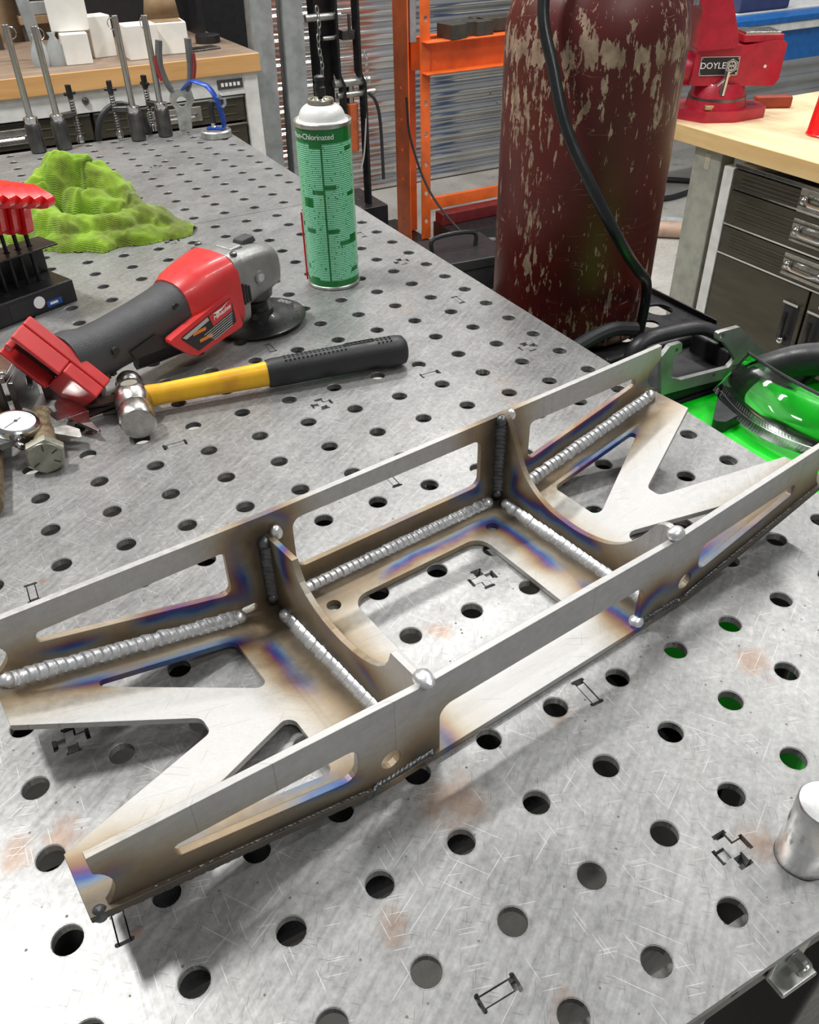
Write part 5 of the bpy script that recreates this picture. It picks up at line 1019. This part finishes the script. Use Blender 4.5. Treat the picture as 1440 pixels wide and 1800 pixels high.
q = MB(); q.cyl((1.090, 2.32, -0.40), (1.094, 2.32, -0.235), 0.028, n=18); hox('ram', q, M('dull_orange', (0.45, 0.10, 0.03), 0.45)); q = MB(); q.cyl((1.094, 2.32, -0.235), (1.096, 2.32, -0.17), 0.014, n=14); hox('ram_rod', q, chrome)
def chain(x, z0, n_, y=2.285):
    for k in range(n_):
        q = MB(); pts = [(0.006*math.cos(2*PI*i/10), 0, 0.013*math.sin(2*PI*i/10)) for i in range(11)]; q.tube(pts, 0.0022, 5)
        o = q.build('chain_link', zinc, ho, loc=(x-1.08+0.004*math.sin(k), y-2.33, z0-0.021*k+TZ), rot=(0, 0, PI/2*(k % 2)+0.3))
chain(0.975, 0.07, 12); chain(1.148, -0.08, 4)
q = MB(); q.tube(spline([(1.150, 2.30, -0.205), (1.142, 2.29, -0.28), (1.128, 2.29, -0.40), (1.112, 2.29, -0.46)], 5), 0.006, 6, squash=0.4); hox('grey_strap', q, M('strap_grey', (0.42, 0.43, 0.42), 0.6), 0)
q = MB(); q.tube(spline([(1.16, 2.30, -0.205), (1.19, 2.30, -0.24), (1.21, 2.31, -0.32), (1.215, 2.31, -0.52)], 5), 0.006, 6); hox('release_cable', q, black_rub, 0)
# small dark floor items between hoist and cylinder
for i, (nm, lb_, x, y, w_, d_, h_, mt) in enumerate([('tool_case', 'large black tool case on the floor below the press', 1.22, 1.78, 0.34, 0.26, 0.30, black_pl), ('floor_jack', 'dark steel floor jack with zinc handle beside the press foot', 1.50, 2.03, 0.26, 0.20, 0.16, black_steel), ('grey_crate', 'small slate grey crate on the floor behind the cylinder', 1.56, 1.62, 0.20, 0.14, 0.12, M('slate_plastic', (0.10, 0.11, 0.12), 0.45)), ('battery_box', 'squat black box between tool case and grey crate', 1.37, 1.52, 0.20, 0.18, 0.20, black_pl)]):
    t = thing(nm, lb_, nm.replace('_', ' '), W(x, y, -TZ), 0.12*i-0.1)
    q = MB(); q.box((0, 0, h_*0.4), (w_, d_, h_*0.8), taper=(0.94, 0.94)); q.build('body', mt, t, bevel=0.008)
    q = MB(); q.box((0, 0, h_*0.86), (w_*0.98, d_*0.98, h_*0.12)); q.build('lid', mt, t, bevel=0.006)
    q = MB(); q.tube(spline([(-w_*0.25, 0, h_*0.9), (-w_*0.22, 0, h_*1.08), (w_*0.22, 0, h_*1.08), (w_*0.25, 0, h_*0.9)], 4), 0.008, 8); q.build('handle', zinc if i == 1 else mt, t)
q = MB(); q.cyl((0, 0, 0.035), (0.50, -0.42, 0.035), 0.035, n=20); o = q.build('tan_pipe', tan_m); o.location = W(2.32, 2.22, -TZ); tag(o, 'tan plastic pipe lying on the concrete floor', 'pipe')
for i, (lb_, pts) in enumerate([('black cable coiled on the floor by the wall', [(2.5, 2.9, 0), (2.7, 2.7, 0), (3.0, 2.75, 0), (3.2, 2.55, 0), (2.9, 2.45, 0), (2.7, 2.55, 0)]), ('grey hose running along the floor past bench leg', [(2.35, 2.35, 0.012), (2.6, 2.2, 0.012), (2.8, 1.95, 0.012), (2.9, 1.6, 0.012)])]):
    q = MB(); q.tube(spline([(x, y, z+0.014) for x, y, z in pts], 8), 0.014, 8); o = q.build('floor_cable', black_rub if i == 0 else galv, None); o.location = W(0, 0, -TZ); tag(o, lb_, 'cable')

# ------------------------------------------------------------------ left workbench
LY, LXR = 2.05, 0.672
lbn = thing('workbench', 'oak-topped workbench with white frame behind the clamps', 'workbench', W(-0.2, 2.3, -TZ))
def lbx(name, a, b_, mat, par=None, bev=0.002): q = MB(); q.bb(a, b_); return q.build(name, mat, par or lbn, loc=(0.2, -2.3, TZ), bevel=bev)
lbx('bench_top', (-1.2, LY+0.002, -0.052), (LXR, 2.72, 0.0), oak_dirty); lbx('front_edge', (-1.2, LY-0.003, -0.052), (LXR, LY+0.002, -0.001), oak, bev=0.003)
lbx('rail', (-1.2, LY+0.012, -0.112), (LXR-0.01, LY+0.03, -0.052), white_p)
for x in (LXR-0.055, -1.19): lbx('leg', (x, LY+0.010, -TZ), (x+0.045, LY+0.06, -0.052), white_p)
lbx('leg', (LXR-0.055, 2.64, -TZ), (LXR-0.01, 2.69, -0.052), white_p); lbx('cabinet', (-1.14, LY+0.04, -0.85), (LXR-0.058, 2.66, -0.112), black_steel)
def ldrawer(x0, x1, z0, z1, hx0, hx1):
    q = MB(); q.bb((x0, LY+0.018, z1+0.003), (x1, LY+0.04, z0-0.003)); q.box(((x0+x1)/2, LY+0.017, (z0+z1)/2+0.012), (x1-x0-0.05, 0.004, 0.004)); q.box(((x0+x1)/2, LY+0.017, (z0+z1)/2-0.012), (x1-x0-0.05, 0.004, 0.004)); d = q.build('drawer', drawer_m, lbn, loc=(0.2, -2.3, TZ), bevel=0.002)
    q = MB(); q.bb((x0, LY+0.012, z0-0.004), (x1, LY+0.022, z0+0.001)); q.build('drawer_trim', chrome, d)
    q = MB(); q.bb((hx0, LY+0.013, (z0+z1)/2-0.020), (hx1, LY+0.019, (z0+z1)/2+0.022)); q.build('pull_plate', MATS['brushed_plate'], d, bevel=0.004)
    q = MB(); q.tube([(hx0+0.02, LY+0.01, (z0+z1)/2), (hx0+0.03, LY-0.004, (z0+z1)/2), (hx1-0.03, LY-0.004, (z0+z1)/2), (hx1-0.02, LY+0.01, (z0+z1)/2)], 0.005, 8); q.build('pull_bar', chrome, d)
for z0, z1 in ((-0.116, -0.190), (-0.194, -0.268), (-0.272, -0.40)):
    ldrawer(0.145, LXR-0.062, z0, z1, 0.30, 0.47); ldrawer(-0.52, 0.135, z0, z1, -0.20, -0.03)
q = MB(); q.bb((0.53, LY+0.008, -0.093), (0.612, LY+0.013, -0.066)); npt = q.build('bench_badge', M('badge_grey', (0.12, 0.12, 0.11), 0.3, 0.6), lbn, loc=(0.2, -2.3, TZ), bevel=0.001)
q = MB()
for k in range(5): q.box((0.545+0.013*k, LY+0.007, -0.080), (0.008, 0.002, 0.010))
q.build('badge_print', white_print, npt)
q = MB(); q.lathe([(0.010, 0), (0.010, 0.006), (0.005, 0.012)], 14, Matrix.Translation((0.132, LY+0.012, -0.080)) @ Matrix.Rotation(PI/2, 4, 'X')); q.build('lock', dsteel, lbn, loc=(0.2, -2.3, TZ))
def carton(label, x, y, z, w_, d_, h_, rz, open_=False, flaps=0):
    t = thing('carton', label, 'box', W(x, y, z), rz, 'white cartons on the oak bench')
    q = MB(); q.bb((-w_/2, -d_/2, 0), (w_/2, d_/2, h_)); q.build('carton_body', box_m, t, bevel=0.003)
    if open_:
        q = MB(); q.raw([(-w_/2, d_/2, h_), (w_/2, d_/2, h_), (w_/2-0.01, d_*0.35, h_+0.06), (-w_/2+0.01, d_*0.35, h_+0.06)], [(0, 1, 2, 3)]); f_ = q.build('flap', brown_card, t); so = f_.modifiers.new('thick', 'SOLIDIFY'); so.thickness = 0.003
        q = MB(); q.bb((-w_/2+0.008, -d_/2+0.008, h_), (w_/2-0.008, d_/2-0.008, h_+0.001)); q.build('dark_inside', brown_card, t)
    if flaps:
        q = MB(); q.raw([(-w_/2, -d_/2, h_), (w_/2, -d_/2, h_), (w_*0.36, 0, h_+flaps), (-w_*0.36, 0, h_+flaps), (-w_/2, d_/2, h_), (w_/2, d_/2, h_)], [(0, 1, 2, 3), (3, 2, 5, 4), (0, 3, 4), (1, 5, 2)]); q.build('gable', box_m, t)
    return t
carton('white carton with peaked top perched on two smaller cartons', 0.165, 2.235, 0.082, 0.105, 0.10, 0.082, R_(-12), False, 0.05)
carton('small white carton under the peaked carton, by bench edge', 0.158, 2.185, 0.0, 0.075, 0.075, 0.080, R_(-4))
carton('tall narrow white carton behind the small carton', 0.245, 2.270, 0.0, 0.070, 0.07, 0.110, R_(8))
carton('square white carton between the two rear bar clamps', 0.345, 2.170, 0.0, 0.095, 0.09, 0.090, R_(0))
carton('open white carton with raised brown flap behind pliers', 0.440, 2.215, 0.0, 0.110, 0.10, 0.085, R_(-6), True)
for i, (x, lb_) in enumerate(((0.055, 'clear plastic bag slumped at left on the oak bench'), (0.098, 'clear plastic bag leaning on the small white carton'))):
    q = MB(); q.lathe([(0.022, 0), (0.027, 0.02), (0.022, 0.05), (0.008, 0.075), (0.012, 0.085)], 12, squash=0.6); q.v = [(x_+0.006*mnoise.noise(Vector((x_*90+i, y_*90, z_*60))), y_+0.006*mnoise.noise(Vector((x_*90, y_*90+5, z_*60))), z_) for x_, y_, z_ in q.v]
    o = q.build('plastic_bag', plastic_bag); o.location = W(x, 2.175, 0.0); tag(o, lb_, 'plastic bag')
# dark shelf unit with machine behind the cartons
sf = thing('dark_cabinet', 'black open cabinet standing behind the cartons on bench', 'cabinet', W(0.42, 2.58, 0.0))
q = MB(); q.bb((-0.14, 0.06, 0), (0.22, 0.10, 0.62)); q.bb((0.20, -0.10, 0), (0.22, 0.06, 0.62)); q.bb((-0.14, -0.10, 0.60), (0.22, 0.06, 0.62)); q.build('case', black_pl, sf)
q = MB(); q.bb((-0.19, -0.10, 0), (0.19, 0.14, 1.6)); o = q.build('black_filler_slab', black_pl, None, bevel=0.01); o.location = W(0.80, 2.98, -TZ); tag(o, 'tall black filler slab standing behind the galvanised posts', 'slab')  # plain black slab, added to fill the dark area behind the posts
q = MB(); q.lathe([(0.04, 0), (0.04, 0.022), (0.034, 0.024)], 28); o = q.build('tape_roll', black_pl); o.location = W(0.600, 2.33, 0.0); tag(o, 'flat black roll lying on the oak bench top', 'roll')
q = MB(); q.bb((-0.05, -0.03, 0), (0.05, 0.03, 0.006)); o = q.build('flat_steel_tool', dsteel, None, bevel=0.002); o.location = W(0.54, 2.20, 0.0); o.rotation_euler = (0, 0, 0.2); tag(o, 'flat dark steel tool lying by the open carton', 'tool')
rk = thing('bench_rack', 'wooden slat rack with grey trays against the left wall', 'rack', W(0.22, 2.72, 0.0))
for k in range(4):
    q = MB(); q.bb((-0.14, -0.02, 0.05+0.09*k), (0.16, 0.03, 0.075+0.09*k)); q.build('shelf_board', osb, rk, bevel=0.002)
    q = MB(); q.bb((-0.12, -0.018, 0.076+0.09*k), (0.14, 0.03, 0.115+0.09*k)); q.build('tray', galv, rk, bevel=0.003)
for x in (-0.135, 0.15):
    q = MB(); q.bb((x, 0.0, 0), (x+0.02, 0.03, 0.45)); q.build('rack_post', dsteel, rk)
q = MB(); q.bb((-0.02, -0.02, 0), (0.02, 0.02, 0.7)); o = q.build('dark_post', M('dark_wood_post', (0.05, 0.035, 0.025), 0.6), None); o.location = W(-0.02, 2.60, 0.0); o.rotation_euler = (0, 0, 0); tag(o, 'dark timber post rising from the back of oak bench', 'post')
q = MB(); q.bb((-0.018, -0.004, 0), (0.018, 0.004, 0.62)); o = q.build('leaning_steel_strip', galv); o.location = W(0.075, 2.30, 0.0); o.rotation_euler = (0, R_(-6), 0); tag(o, 'long grey steel strip leaning up from the oak bench', 'steel strip')
# galvanised posts leaning between bench and hoist
for i, (x, y, a, lb_) in enumerate(((0.742, 2.20, 3.0, 'galvanised channel post nearest the oak bench'), (0.825, 2.22, 3.0, 'galvanised channel post nearest the black hoist'))):
    q = MB(); q.prism(rpoly([(-0.036, -0.03), (0.036, -0.03), (0.036, 0.03), (0.026, 0.03), (0.026, -0.020), (-0.026, -0.020), (-0.026, 0.03), (-0.036, 0.03)], 0.004, 2), [], 0, 2.2); o = q.build('channel_post', galv, None); o.location = W(x+ (0.0 if i else -0.03), y, -TZ+0.005); o.rotation_euler = (0, R_(a*0.5), 0); tag(o, lb_, 'post', 'galvanised posts beside the bench')
